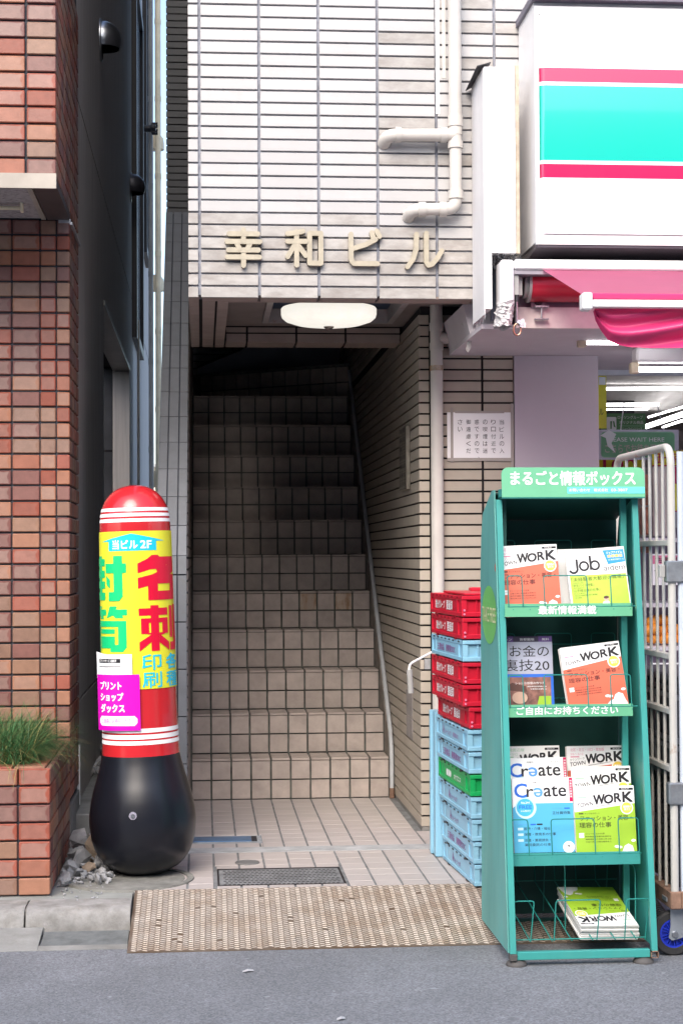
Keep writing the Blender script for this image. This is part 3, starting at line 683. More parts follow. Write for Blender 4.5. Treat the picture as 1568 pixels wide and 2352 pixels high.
obj('recess_ceiling', MB().box(.113, ox0, FY+.146, 9.041, RZ, RZ+.03).box(ox1, 1.6, FY+.146, 9.041, RZ, RZ+.03).box(ox0, ox1, FY+.146, oy0, RZ, RZ+.03).box(ox0, ox1, oy1, 9.041, RZ, RZ+.03), m_soff, eb)
obj('opening_frame', MB().box(ox0, ox0+.03, oy0, oy1, RZ-.012, RZ+.06).box(ox1-.03, ox1, oy0, oy1, RZ-.012, RZ+.06).box(ox0+.03, ox1-.03, oy0, oy0+.03, RZ-.012, RZ+.06).box(ox0+.03, ox1-.03, oy1-.03, oy1, RZ-.012, RZ+.06), M('chipped_frame', (.34,.31,.31), rough=.7, dirt=.7, dirtcol=(.28,.12,.09), ds=14, dlo=.58, dhi=.68), eb)
obj('opening_box', MB().box(ox0-.01, ox1+.01, oy0-.01, oy1+.01, 2.95, 2.96).box(ox0-.012, ox0-.002, oy0, oy1, RZ+.04, 2.95).box(ox1+.002, ox1+.012, oy0, oy1, RZ+.04, 2.95).box(ox0, ox1, oy1+.002, oy1+.012, RZ+.04, 2.95).box(ox0, ox1, oy0-.012, oy0-.002, RZ+.04, 2.95), M('blue_grey_paint', (.16,.18,.25), rough=.7, var=.15, vs=5), eb)
obj('stair_ceiling', MB().box(-.06, 1.06, 9.25, 13.28, 3.33, 3.36), m_soff, eb)

# brand letters of the building: four raised characters
def letter(ch, strokes, x0, z0, w_, h_, wd, lb):
    mb = MB()
    for i, st in enumerate(strokes):
        pts = [(x0+u*w_, z0+v*h_) for u, v in st]; yf = FY-.030+.0007*i
        for a, b2 in zip(pts[:-1], pts[1:]):
            d = Vector((b2[0]-a[0], b2[1]-a[1])); ang = math.atan2(d.y, d.x); poly = []
            for k in range(9): t_ = ang+math.pi/2+math.pi*k/8; poly.append((a[0]+wd*math.cos(t_), a[1]+wd*math.sin(t_)))
            for k in range(9): t_ = ang-math.pi/2+math.pi*k/8; poly.append((b2[0]+wd*math.cos(t_), b2[1]+wd*math.sin(t_)))
            yf += .0002
            mb.prism([(p[0], yf, p[1]) for p in poly], (0, .026, 0))
    o = obj('letter', mb, m_letter, eb); o['label'] = lb
def arc(cx, cy, rx, ry, a0, a1, n=8): return [(cx+rx*math.cos(R(a0+(a1-a0)*k/n)), cy+ry*math.sin(R(a0+(a1-a0)*k/n))) for k in range(n+1)]
Lz = PY(560,610,FY).z; Lh = PY(560,530,FY).z-Lz
def LX(px): return PY(px,570,FY).x
K = lambda px0, px1: (LX(px0), Lz, LX(px1)-LX(px0), Lh)
x0,z0,w_,h_ = K(520,598)
letter('幸', [[(.08,.88),(.92,.88)],[(.5,1.0),(.5,.68)],[(.02,.66),(.98,.66)],[(.30,.62),(.38,.46)],[(.70,.62),(.62,.46)],[(.06,.42),(.94,.42)],[(.03,.22),(.97,.22)],[(.5,.42),(.5,-.02)]], x0,z0,w_,h_, .0108, 'raised gilt character 幸')
x0,z0,w_,h_ = K(660,736)
letter('和', [[(.0,.90),(.30,.93),(.46,.97)],[(.0,.68),(.54,.68)],[(.27,.95),(.27,.0)],[(.25,.64),(.0,.24)],[(.29,.60),(.54,.28)],[(.66,.92),(.66,.06),(1,.06),(1,.92),(.66,.92)]], x0,z0,w_,h_, .0108, 'raised gilt character 和')
x0,z0,w_,h_ = K(802,872)
letter('ビ', [[(.04,.90),(.04,.22),(.07,.12),(.14,.06),(.9,.06)],[(.06,.48),(.50,.60),(.84,.76)],[(.72,.95),(.78,.78)],[(.88,1.0),(.97,.85)]], x0,z0,w_,h_, .0108, 'raised gilt character ビ')
x0,z0,w_,h_ = K(932,1012)
letter('ル', [[(.28,.92),(.27,.50),(.18,.2),(.02,-.02)],[(.56,.95),(.56,.12),(.62,.03),(.72,.06),(.88,.24),(1,.45)]], x0,z0,w_,h_, .0108, 'raised gilt character ル')

# lamp
lp = thing('ceiling_lamp', 'round opal glass ceiling lamp with small metal finial hanging in the entrance soffit', 'lamp', (.60, 8.10, 2.5))
obj('glass_shade', MB().lathe([(0,2.506),(.222,2.506),(.2265,2.500),(.2265,2.475),(.222,2.460),(.205,2.445),(.16,2.430),(.09,2.420),(0,2.416)], (.60,8.10,0), 64), m_lampw, lp, smooth=50)
obj('finial', MB().lathe([(0,2.404),(.012,2.406),(.022,2.412),(.026,2.418),(.0,2.424)], (.60,8.10,0), 20), M('finial_metal', (.25,.23,.21), rough=.4, metal=.8), lp, smooth=50)
obj('mount', MB().lathe([(0,2.508),(.07,2.508),(.07,2.60),(.02,2.60),(.02,2.95),(0,2.95)], (.60,8.10,0), 20).tube([(.53,7.90,2.503),(.53,7.90,2.518)], .006, 8), m_white, lp, smooth=40)

# ------------------------------------------------------------------ passage wall and pillar (beige tiles with deep black joints)
pw = thing('passage_wall', 'beige tiled pillar and side wall right of the stairs with deep black joints', 'wall', (1.2, 8.28, 0))
PXW, PYF = 1.050, 8.280
obj('core', MB().box(PXW+.012, 1.514, PYF+.012, 9.0, .022, 2.544).box(PXW+.012, 1.35, 9.0, 13.3, 0, 3.30), m_wjoint, pw)
obj('foot', MB().box(PXW+.004, 1.514, PYF+.004, 13.3, -.02, .021), m_conc, pw)
missing = (lambda r, x: False)
mb = MB(); mbt = []
for r in range(47):
    z0 = .022+PT*r
    if z0+.045 > 2.545: break
    for (x0, x1) in ((PXW,1.100),(1.112,1.356),(1.368,1.514)):
        broken = (abs(z0-(PY(975,1540,8.28).z)) < .028 and x0 == PXW)
        if broken:
            piece('broken_tile', tilemesh(.018, .012, .045, m_wtile, .001), (PXW+.009, PYF+.006, z0+.0225), pw); obj('mortar_patch', MB().box(PXW+.02, 1.10, PYF+.006, PYF+.013, z0, z0+.05), m_rub, pw); continue
        piece('tile', tilemesh(x1-x0, .012, .0452, m_wtile, .001), ((x0+x1)/2, PYF+.006, z0+.0226), pw)
    y = PYF+.0125
    k = 0
    while y < 13.25:
        y1 = min(y+(.21 if k == 0 else .2565), 13.26)
        zc = z0+.0226; patch = (8.66 < (y+y1)/2 < 9.0) and PY(930,1690,8.75).z < zc < PY(930,1590,8.75).z
        if k < 3: piece('side_tile', tilemesh(.012, round(y1-y-.0015,4), .0452, m_wtile, .0006), (PXW+.006, (y+y1)/2, zc), pw)
        else: mb.box(PXW, PXW+.012, y, y1-.0015, z0, z0+.0452)
        y = y1; k += 1
for r in range(47, 61):
    z0 = .022+PT*r; y = 9.26
    while y < 13.2: mb.box(PXW, PXW+.012, y, y+.2555, z0, z0+.0452); y += .257
obj('far_side_tiles', mb, m_wtile, pw, kind='stuff')
za, zb2 = PY(932,1692,8.8).z, PY(932,1585,8.8).z
obj('cement_patch', MB().box(PXW-.002, PXW+.01, 8.60, 8.86, za, za+(zb2-za)*.45, .002).box(PXW-.002, PXW+.01, 8.60, 8.86, za+(zb2-za)*.47, zb2, .002), M('cement_patch', (.27,.245,.235), rough=.9, var=.15, vs=12, bump=.5, dirt=.6, dirtcol=(.15,.14,.13), ds=30, dlo=.56, dhi=.64), pw)
# tenants' plaque on the side wall
yA, yB = PX(926,1050,PXW).y, PX(942,1050,PXW).y; zA, zB_ = PX(934,1126,PXW).z, PX(934,982,PXW).z
t = thing('tenant_plaque', 'narrow vertical brass plaque with worn lettering on the passage side wall', 'plaque', (PXW-.02, yB, (zA+zB_)/2))
obj('plate', MB().box(PXW-.022, PXW-.001, yB, yA, zA, zB_, .002), M('aged_brass', (.30,.27,.22), rough=.45, metal=.5, var=.3, vs=12), t)
F = planeF((PXW-.022, yB, zA), (0,1,0), (0,0,1), (-1,0,0)); Pt = Print(F); H_ = zB_-zA; W_ = yA-yB
for k in range(7):
    Pt.rect(.01, H_*(k/7)+.004, W_-.01, H_*(k/7)+.0055, m_pk, 1)
    Pt.text(['幸和ビル','事務所','印刷','商会','工業','企画','管理'][k][::-1], W_-.03, H_*(k/7)+.018, -(W_-.06), H_/7*.5, m_pk, 0, 1)
Pt.build(t)

# ------------------------------------------------------------------ stairs
TR, TD, Y1S = .2235, .259, 9.455
st = thing('staircase', 'steep narrow tiled staircase climbing into the dark between the walls', 'stairs', (.48, Y1S, 0))
pr = [(Y1S+.013, -.1)]
for k in range(1, 12): pr += [(Y1S+TD*(k-1)+.013, TR*k-.013), (Y1S+TD*k+.013, TR*k-.013)]
pr += [(13.3, TR*11-.013), (13.3, -.1)]
obj('core', MB().prism([(-.069, y, z) for y, z in pr], (1.12, 0, 0)), m_sjoint, st)
for k in range(1, 12):
    yr = Y1S+TD*(k-1); zt = TR*k
    for i in range(10):
        x0 = -.057+.1085*i
        for rr in range(2):
            z0 = zt-TR+.004+rr*.106
            piece('riser_tile', tilemesh(.098, .012, .098 if rr == 0 else .098, m_stile, .0012), (x0+.049, yr+.006+random.uniform(-.0008,.0008), z0+.049), st)
        if k <= 5:
            for q in range(2 if k < 5 else 1):
                piece('tread_tile', tilemesh(.098, .117, .012, m_stile, .0012), (x0+.049, yr-.006+.0585+.124*q, zt-.006), st)
        else: piece('nosing_tile', tilemesh(.098, .05, .012, m_stile, .0012), (x0+.049, yr+.019, zt-.006), st)
m_rst = M('stair_tile_rust', (.44,.36,.29), rough=.7, var=.12, vs=12, bump=.25, bs=300, dirt=.9, dirtcol=(.28,.13,.04), ds=14, dlo=.44, dhi=.62, stretch=(1,1,.35))
for q in bpy.data.objects:                                      # rust has run down two risers of the fifth step
    if q.name.startswith('riser_tile') and abs(q.location.y-(Y1S+TD*4+.006)) < .003 and q.location.z > TR*4+.1 and any(abs(q.location.x-(-.057+.1085*i+.049)) < .01 for i in (6, 8)):
        q.data = q.data.copy(); q.data.materials[0] = m_rst
obj('skirting', MB().prism([(1.024, y, z) for y, z in [(Y1S-.01,0),(Y1S-.01,TR+.04),(Y1S+TD*10,TR*11+.04),(Y1S+TD*10,0)]], (.024,0,0)), M('skirting_cement', (.20,.185,.165), rough=.9, var=.3, vs=12, dirt=.5, dirtcol=(.16,.09,.06), ds=9), st)
m_trim = M('painted_conduit', (.40,.42,.44), rough=.5, var=.1, dirt=.3, dirtcol=(.25,.13,.08), ds=15, dlo=.62, dhi=.72)
obj('side_trim', MB().tube([(1.034, Y1S-.03, .055), (1.034, Y1S-.025, .25), (1.034, Y1S+.03, .36), (1.034, Y1S+TD*10, TR*10+.40)], .0125, 10), m_trim, st, smooth=40)
obj('trim_stub', MB().tube([(1.034, Y1S-.03, .0), (1.034, Y1S-.03, .055)], .014, 10), m_rust, st, smooth=40)
obj('left_edge', MB().prism([(-.071, y, z) for y, z in [(Y1S,0),(Y1S,TR),(Y1S+TD*10,TR*11),(Y1S+TD*10,0)]], (.013,0,0)), m_sjoint, st)
# winder step at the top, turned about 36 degrees
wa = R(36); wo = Vector((1.045, 12.15, TR*11)); wd_ = Vector((-math.cos(wa), math.sin(wa), 0)); wn = Vector((-math.sin(wa), -math.cos(wa), 0))
wt = .262
obj('winder', MB().prism([wo+Vector((0,0,-.1))-wn*.013, wo+wd_*1.38+Vector((0,0,-.1))-wn*.013, Vector((-.07,13.3,TR*11-.1)), Vector((1.045,13.3,TR*11-.1))], (0,0,wt+.085)), m_sjoint, st)
for i in range(12):
    for rr in range(2):
        c = wo+wd_*(.06+.1085*i)+Vector((0,0,.055+rr*.115))-wn*.006+Vector((0,0,0))
        piece('riser_tile', tilemesh(.098, .012, .105, m_stile, .0012), c, st, (0,0,-wa))
# left parapet with sloping tiled top
pp = thing('stair_parapet', 'grey tiled parapet with sloping top along the left side of the stairs', 'wall', (-.14, 8.0, 0))
px0, px1, py0 = -.214, -.073, 8.0; sl = math.atan2(TR, TD); yT = 10.42; zK = 1.335; zT = zK+(yT-py0)*math.tan(sl)
def nrm(y, z, d): return (y+d*math.sin(sl)*1, z-d*math.cos(sl)*1)
obj('core', MB().prism([(px0+.004, y, z) for y, z in [(py0+.011,-.05),(py0+.011,zK-.004),(yT+.004,zT-.012),(13.27,zT-.012),(13.27,-.05)]], (px1-px0-.008,0,0)), m_pjoint, pp)
pc = [(px0,-.172),(-.166,-.119),(-.113,px1)]
for x0, x1 in pc:
    z = zK-.045; 
    piece('tile', tilemesh(x1-x0, .011, .084, m_ptile, .0012), ((x0+x1)/2, py0+.0055, zK-.044), pp)
    z = zK-.092
    while z > -.02:
        z1 = max(z-.2135, -.01); piece('tile', tilemesh(x1-x0, .011, round(z-z1,4), m_ptile, .0012), ((x0+x1)/2, py0+.0055, (z+z1)/2), pp); z -= .2185
    s_ = .004; Ls = (yT-py0)/math.cos(sl)
    while s_ < Ls-.05:
        L1 = min(.2135, Ls-s_); m_ = s_+L1/2
        piece('tile', tilemesh(x1-x0, round(L1,4), .011, m_ptile, .0012), ((x0+x1)/2, py0+m_*math.cos(sl)+.0055*math.sin(sl), zK+m_*math.sin(sl)-.0055*math.cos(sl)), pp, (sl,0,0)); s_ += .2185
# dark horizontal tiles on the parapet's stair side
mb = MB()
for r in range(64):
    z0 = .03+PT*r; ys = max(py0+.02, py0+.05+(z0+.06-zK)/math.tan(sl))
    if ys < 13: mb.box(px1-.003, px1+.006, ys, 13.2, z0, z0+.045)
obj('inner_tiles', mb, M('inner_tile_dark', (.16,.14,.13), rough=.6), pp, kind='stuff')
# rear tower wall
rw = thing('rear_tower', 'dark grey tiled tower wall rising behind the white tiled front', 'building', (.3, 13.3, 0))
obj('wall', MB().box(-.262, 3.4, 13.312, 15.5, 0, 9.5), m_wjoint, rw)
m_rt = M('tower_tile', (.17,.17,.175), rough=.4, var=.06, rand=.05)
mb = MB(); n_ = 0
for r in range(110):
    z0 = 2.2+PT*r
    for x0, x1 in ((-.270,.235),(.247,.50),(.51,.76),(.77,1.04)):
        if x0 < -.1 and z0 > 3.7 and z0 < 7.2: piece('tile', tilemesh(.505, .012, .0455, m_rt, .001), ((x0+x1)/2, 13.306, z0+.0228), rw)
        elif z0 < 3.5: mb.box(x0, x1, 13.30, 13.312, z0, z0+.0455)
obj('lower_tiles', mb, m_rt, rw, kind='stuff')
# plastered balustrade of the next flight
a = PY(454,846,13.0); b_ = PY(568,798,13.0); sl2 = (b_.z-a.z)/(b_.x-a.x)
obj('balustrade', MB().prism([(a.x, 13.0, 2.68), (1.045, 13.0, 2.68), (1.045, 13.0, a.z+sl2*(1.045-a.x)), (a.x, 13.0, a.z)], (0,.12,0)), M('blue_grey_plaster', (.30,.31,.35), rough=.8, var=.08), st)
obj('balustrade_cap', MB().bar((a.x, 13.05, a.z+.008), (1.045, 13.05, a.z+sl2*(1.045-a.x)+.008), .15, .012), m_wjoint, st)

# ================================================================== pipes on the front
def bent(path, r, rad, n=6):
    out = [Vector(path[0])]
    for i in range(1, len(path)-1):
        p = Vector(path[i]); a = (Vector(path[i-1])-p).normalized(); b = (Vector(path[i+1])-p).normalized()
        for k in range(n+1):
            t_ = k/n; out.append((p+a*rad)*(1-t_)**2+p*2*t_*(1-t_)+(p+b*rad)*t_**2)
    out.append(Vector(path[-1])); return out
YP = FY-.055; XP = PY(1045.5, 380, YP).x; rP = .0288
t = thing('drain_pipe', 'ivory drain pipe with two elbowed branches on the white tiled front', 'pipe', (XP, YP, 3))
zb1, zb2_ = PY(950,309,YP).z, PY(1000,479,YP).z
obj('riser', MB().tube([(XP,YP,zb1+.0),(XP,YP,5.2)], rP*1.02, 24), m_pvc, t, smooth=40)
obj('lower_riser', MB().tube(bent([(XP,YP,zb1),(XP,YP,zb2_),(PY(945,480,YP).x,YP,zb2_-.006),(PY(940,480,YP).x,YP+.06,zb2_-.03)], rP, .045), rP*.94, 24), m_pvc, t, smooth=40)
obj('branch', MB().tube(bent([(XP,YP,zb1),(PY(887,309,YP).x,YP,zb1-.004),(PY(884,320,YP).x,YP+.06,zb1-.03)], rP, .045), rP*.98, 24), m_pvc, t, smooth=40)
def sock(x0, z0, x1, z1, y=None, r=None): return MB().tube([(x0, y or YP, z0),(x1, y or YP, z1)], r or rP*1.16, 24)
for ya, yb in ((267,291),(325,341),(438,457)): obj('socket', sock(XP, PY(1045,yb,YP).z, XP, PY(1045,ya,YP).z), m_pvc, t, smooth=40)
for xa, xb, z in ((908,921,zb1-.002),(1012,1026,zb1),(960,976,zb2_-.005),(1008,1024,zb2_-.003)): obj('socket', sock(PY(xa,400,YP).x, z, PY(xb,400,YP).x, z), m_pvc, t, smooth=40)
t = thing('sealant_strip', 'pale smear of sealant running down the tiles just left of the drain pipe', 'sealant', (PY(1003,200,FY).x, FY, 3.4))
xa, xb = PY(1000,200,FY).x, PY(1009,200,FY).x
obj('strip', MB().box(xa, xb, FY-.002, FY+.001, PY(1003,262,FY).z, 4.0), m_whitep, t)
xa, xb = PY(1015,200,FY).x, PY(1023,200,FY).x; obj('drip', MB().box(xa, xb, FY-.0025, FY+.001, PY(1003,180,FY).z, 4.0), m_pvc, t)

YQ = PYF-.034; XQ = PY(1003.6, 1100, YQ).x; rQ = .0300
t = thing('pillar_pipe', 'tall ivory pipe running down the beige tiled pillar to the floor', 'pipe', (XQ, YQ, 0))
obj('pipe', MB().tube([(XQ,YQ,.0),(XQ,YQ,2.545)], rQ, 28), m_pvc, t, smooth=40)
for ya, yb in ((742,760),(788,804)): obj('socket', sock(XQ, PY(1003,yb,YQ).z, XQ, PY(1003,ya,YQ).z, YQ, rQ*1.13), m_pvc, t, smooth=40)
obj('pipe_band', MB().tube([(XQ,YQ,PY(1003,852,YQ).z),(XQ,YQ,PY(1003,840,YQ).z)], rQ*1.09, 28), M('rusty_band', (.45,.38,.30), rough=.7, var=.3, vs=25, dirt=.8, dirtcol=(.32,.15,.05), ds=18, dlo=.45, dhi=.6), t, smooth=40)
zt_ = PY(1003,777,YQ).z; obj('branch', MB().tube([(XQ,YQ,zt_),(XQ+.19,YQ,zt_)], rQ*.93, 20), m_pvc, t, smooth=40)
for xa, xb in ((1030,1043),(1052,1062)): obj('socket', sock(PY(xa,777,YQ).x, zt_, PY(xb,777,YQ).x, zt_, YQ, rQ*1.08), m_pvc, t, smooth=40)

# ================================================================== notice on the pillar
YN = PYF-.004
tl, br = PY(1026,947,YN), PY(1177,1057,YN)
t = thing('paper_notice', 'white paper notice about smoking taped to the beige pillar beside the pipe', 'notice', ((tl.x+br.x)/2, YN, (tl.z+br.z)/2))
W_, H_ = br.x-tl.x, tl.z-br.z
obj('sheet', MB().box(tl.x, br.x, YN-.001, YN+.002, br.z, tl.z), m_pw, t)
P_ = Print(planeF((tl.x, YN-.001, br.z), (1,0,0), (0,0,1), (0,-1,0)))
for i, colt in enumerate(['当ビルの入','りロ付近で','の喫煙は迷','惑ですので、','御遠慮くだ','さい']):
    u = W_*(.83-.127*i)-.0
    for j, ch in enumerate(colt): P_.text(ch, u-.011 if ch != '、' else u+.006, H_*(.80-.1505*j)-.012+(.01 if ch == '、' else 0), .0225 if ch not in '、' else .006, .023 if ch not in '、' else .007, m_pg if False else m_pk, -.006, 2)
P_.build(t)
for (a, b_, c, d) in ((1034,1040,936,1062),(1172,1179,927,1075)): q = PY(a,1000,YN); q2 = PY(b_,1000,YN); obj('tape', MB().box(q.x, q2.x, YN-.0035, YN-.0022, PY(a,d,YN).z, PY(a,c,YN).z), m_tape, t)
for (a, b_, c, d) in ((1044,1157,944,949),(1026,1178,1052,1059)): obj('tape', MB().box(PY(a,1000,YN).x, PY(b_,1000,YN).x, YN-.0048, YN-.0036, PY(1100,d,YN).z, PY(1100,c,YN).z), m_tape, t)

# crank handle hanging by the corner
t = thing('crank_handle', 'white bent crank rod with grey sleeve hanging from the pillar pipe behind the crates', 'crank handle', PY(990,1498,8.12))
a, b_, c, d = PY(1010,1488,8.15), PY(938,1526,8.0), PY(938.5,1542,7.99), PY(943,1592,7.98)
obj('rod', MB().tube(bent([a, b_, d], .006, .03), .0055, 10), m_white, t, smooth=40)
obj('sleeve', MB().tube([PY(939.5,1538,7.985), d], .0135, 16), m_pvcg, t, smooth=40)

# ================================================================== the inflatable punching bag sign
PNX, PNY = -.247, 7.30
pn = thing('punching_bag', 'red and black standing punching bag dressed with a yellow wraparound print shop poster', 'punching bag', (PNX, PNY, .004), (0, R(-1.4), 0))
prof_px = [(1117,0),(1118.5,14),(1121,26),(1126,38),(1133,49),(1145,61),(1160,70),(1175,75.5),(1192,78.5),(1215,80),(1300,81),(1450,82),(1585,84),(1700,86),(1739,88),(1760,92),(1790,100),(1820,109),(1850,116),(1885,120.5),(1920,118.5),(1950,112),(1975,100),(1995,82),(2006,62),(2012,45),(2015,0)]
def pz(y): return PY(315, y, PNY-.15 if y > 1800 else PNY).z
kpx = 7.30/FPX
PROF = [(r*kpx, (1.324-(y-1281)/FPX*(7.36-(.0 if y < 1750 else .0)))*1) for y, r in prof_px]
zoff = PROF[-1][1]; PROF = [(r, (z-zoff)*PROF[0][1]/(PROF[0][1]-zoff)*1.0) for r, z in PROF]
def rad(z):
    for (r0, z0), (r1, z1) in zip(PROF[:-1], PROF[1:]):
        if z1 <= z <= z0: return r0+(r1-r0)*(z0-z)/max(z0-z1, 1e-9)
    return 0
def zz(y): 
    z = 1.324-(y-1281)/FPX*7.36; return (z-zoff)*PROF[0][1]/(PROF[0][1]-zoff)
zb_ = zz(1739)
red = [(r, z) for r, z in PROF if z > zb_]+[(rad(zb_), zb_)]; blk = [(rad(zb_)-.0006, zb_)]+[(r, z) for r, z in PROF if z < zb_]
def smoothprof(p):
    o = []
    for i in range(len(p)-1):
        p0, p1, p2, p3 = p[max(i-1,0)], p[i], p[i+1], p[min(i+2,len(p)-1)]
        for k in range(4):
            t_ = k/4; o.append(tuple(.5*((2*p1[q])+(-p0[q]+p2[q])*t_+(2*p0[q]-5*p1[q]+4*p2[q]-p3[q])*t_*t_+(-p0[q]+3*p1[q]-3*p2[q]+p3[q])*t_**3) for q in (0,1)))
    o.append(p[-1]); return [(max(r,0), z) for r, z in o]
obj('red_column', MB().lathe(smoothprof(red), n=72), m_pinred, pn, False, smooth=60)
obj('black_base', MB().lathe(smoothprof(blk), n=72), m_pinblack, pn, False, smooth=60)
zz_s = zz(1966); obj('base_seam', MB().tube([(rad(zz_s)*math.cos(R(a)), rad(zz_s)*math.sin(R(a)), zz_s) for a in range(0, 360, 6)], .0009, 6, closed=True), m_black, pn, False)
def band(y0, y1, mat, name, lift=.0009):
    zs = [zz(y0)+(zz(y1)-zz(y0))*k/3 for k in range(4)]
    obj(name, MB().lathe([(rad(z)+lift, z) for z in zs], n=72), mat, pn, False, smooth=60)
for y0, y1 in ((1171.7,1179.2),(1184.2,1191.6),(1196.6,1204.3),(1675,1684.5),(1689,1699),(1703,1712)): band(y0, y1, m_pw, 'white_stripe')
va = R(-8); 
t_ = obj('valve', MB().tube([(rad(zz(1866))*math.sin(va)-.004*0, -rad(zz(1866))*math.cos(va)+.006, zz(1866)), (rad(zz(1866)-0)*math.sin(va)*1.03, -rad(zz(1866))*math.cos(va)*1.03, zz(1866))], .016, 24), M('valve_plastic', (.30,.29,.36), rough=.3), pn, False, smooth=40)
obj('valve_cap', MB().tube([(rad(zz(1866))*math.sin(va)*1.025, -rad(zz(1866))*math.cos(va)*1.025, zz(1866)), (rad(zz(1866))*math.sin(va)*1.05, -rad(zz(1866))*math.cos(va)*1.05, zz(1866))], .009, 16), m_steel, t_, False, smooth=40)
# poster: u is arc length from the front, v height
RL = rad(zz(1400))
def PF(u, v, l): 
    r = rad(v)+.0028+l*.0009; a = u/RL; return Vector((r*math.sin(a), -r*math.cos(a), v))
mb = MB(); n1, n2 = 60, 16; zt0, zt1 = zz(1225.5), zz(1585.5)
for i in range(n1+1):
    for j in range(n2+1): mb.v.append(PF((-math.pi+2*math.pi*i/n1)*RL, zt1+(zt0-zt1)*j/n2, 0))
for i in range(n1):
    for j in range(n2): a = i*(n2+1)+j; mb.f.append((a, a+n2+1, a+n2+2, a+1))
obj('poster_wrap', mb, m_yel, pn, False, smooth=60)
px = kpx
Q = Print(PF)
def ang(x, cx=312): return math.asin(max(-1, min(1, (x-cx)/81.5)))*RL
ay0, ay1, ay2 = zz(1208.5+ -0+ 0)*0+zz(1249), zz(1216), zz(1210)
# arrow with writing
zl, zh, zt2 = zz(1270), zz(1248.5), zz(1231)
uL, uR, uC = ang(240), ang(377), ang(306); bl, br_ = ang(255), ang(360)
n = 14
for i in range(n):
    a, b2 = bl+(br_-bl)*i/n, bl+(br_-bl)*(i+1)/n; Q.mb('arrow', m_cyan).add([PF(a,zl,1),PF(b2,zl,1),PF(b2,zh,1),PF(a,zh,1)], [(0,1,2,3)])
def tri(u): return zh+(zt2-zh)*(1-abs(u-uC)/((uC-uL) if u < uC else (uR-uC)))
for i in range(24):
    a, b2 = uL+(uR-uL)*i/24, uL+(uR-uL)*(i+1)/24; Q.mb('arrow', m_cyan).add([PF(a,zh,1),PF(b2,zh,1),PF(b2,max(tri(b2),zh),1),PF(a,max(tri(a),zh),1)], [(0,1,2,3)])
Q.text('当ビル', ang(264), zz(1266.5), ang(320)-ang(264), zz(1245)-zz(1266.5), m_pw, .045, 2, cut=8)
Q.text('2F', ang(325), zz(1265.5), ang(350)-ang(325), zz(1247)-zz(1265.5), m_pw, .055, 2, cut=4)
GW = 110*px
def big(ch, u0, y0, y1, mat, b=.062, w_=GW): Q.text(ch, u0, zz(y1), w_, zz(y0)-zz(y1), mat, b, 2, cut=12)
def heavy(polys, u0, y0, y1, mat, w_=GW):
    v0, h_ = zz(y1), zz(y0)-zz(y1)
    for i, pl_ in enumerate(polys):
        bm = bmesh.new(); bm.faces.new([bm.verts.new((x, y, 0)) for x, y in pl_])
        for k in range(1, 16): bmesh.ops.bisect_plane(bm, geom=bm.verts[:]+bm.edges[:]+bm.faces[:], plane_co=(k/16,0,0), plane_no=(1,0,0))
        bm.verts.index_update()
        Q.mb('lettering', mat).add([PF(u0+q.co.x*w_, v0+q.co.y*h_, 1.5+.15*i) for q in bm.verts], [tuple(q.index for q in f.verts) for f in bm.faces]); bm.free()
def r_(x0, y0, x1, y1): return [(x0,y0),(x1,y0),(x1,y1),(x0,y1)]
heavy([[(0,.82),(0,.60),(.25,.68),(.62,.70),(.80,.96),(.48,.96),(.44,1.0),(.30,1.0),(.20,.92)], r_(.60,.78,.98,.96), [(.72,.80),(.98,.80),(.98,.62),(.80,.56),(.55,.42),(.0,.26),(.0,.50),(.30,.57),(.55,.68)], [(.42,.60),(.58,.52),(.74,.64),(.60,.72),(.38,.72)], r_(.20,0,.42,.50), r_(.42,.36,.98,.56), r_(.42,0,.98,.20), r_(.78,.20,.98,.36)], ang(318), 1281, 1384, m_pred)
heavy([r_(0,.78,.66,.94), r_(.24,0,.42,1.0), r_(.04,.38,.20,.72), r_(.20,.62,.24,.72), r_(.42,.62,.66,.72), r_(.50,.38,.66,.62), [(.24,.40),(.04,.40),(.24,.36),(0,.20),(0,.0),(.24,.20)], [(.42,.40),(.66,.40),(.46,.34),(.68,.18),(.68,0),(.42,.18)], r_(.71,.28,.83,.98), [(.87,1.0),(1.0,1.0),(1.0,.12),(.94,.0),(.72,0),(.72,.18),(.87,.18)]], ang(318), 1396, 1500, m_pred)
heavy([r_(.16,.50,.34,1.0), r_(.02,.78,.46,.94), r_(.0,.52,.46,.68), r_(.16,.06,.34,.50), r_(.04,.28,.46,.44), r_(0,.02,.46,.19), r_(.50,.62,1.0,.83), [(.72,.83),(.92,.83),(.92,1.0),(.72,1.0)], [(.72,.62),(.92,.62),(.92,.10),(.84,0),(.58,0),(.58,.20),(.72,.20)], [(.52,.56),(.62,.48),(.62,.28),(.52,.36)]], ang(293)-GW, 1281, 1384, m_pgreen)
heavy([[(.10,1.0),(.30,1.0),(.24,.93),(.48,.93),(.48,.80),(.36,.80),(.38,.72),(.22,.72),(.20,.80),(.0,.76)], [(.60,1.0),(.78,1.0),(.76,.93),(1.0,.93),(1.0,.80),(.90,.80),(.92,.74),(.74,.74),(.68,.80),(.50,.74)], r_(0,.0,.18,.68), r_(.18,.55,.98,.68), [(.80,.55),(.98,.55),(.98,.10),(.90,0),(.60,0),(.60,.16),(.80,.16)], r_(.24,.40,.72,.50), r_(.24,.08,.72,.34)], ang(293)-GW, 1396, 1500, m_pgreen)
heavy([r_(.44,.17,.52,.25)], ang(293)-GW, 1396, 1500, m_yel)
sw = ang(363)-ang(322)
big('印', ang(322), 1507, 1543, m_cyan, .02, sw); big('刷', ang(322), 1547, 1583, m_cyan, .02, sw)
big('各', ang(372), 1507, 1543, m_cyan, .05, sw*1.05); big('種', ang(372), 1547, 1583, m_cyan, .035, sw*1.05)
Q.build(pn, False)
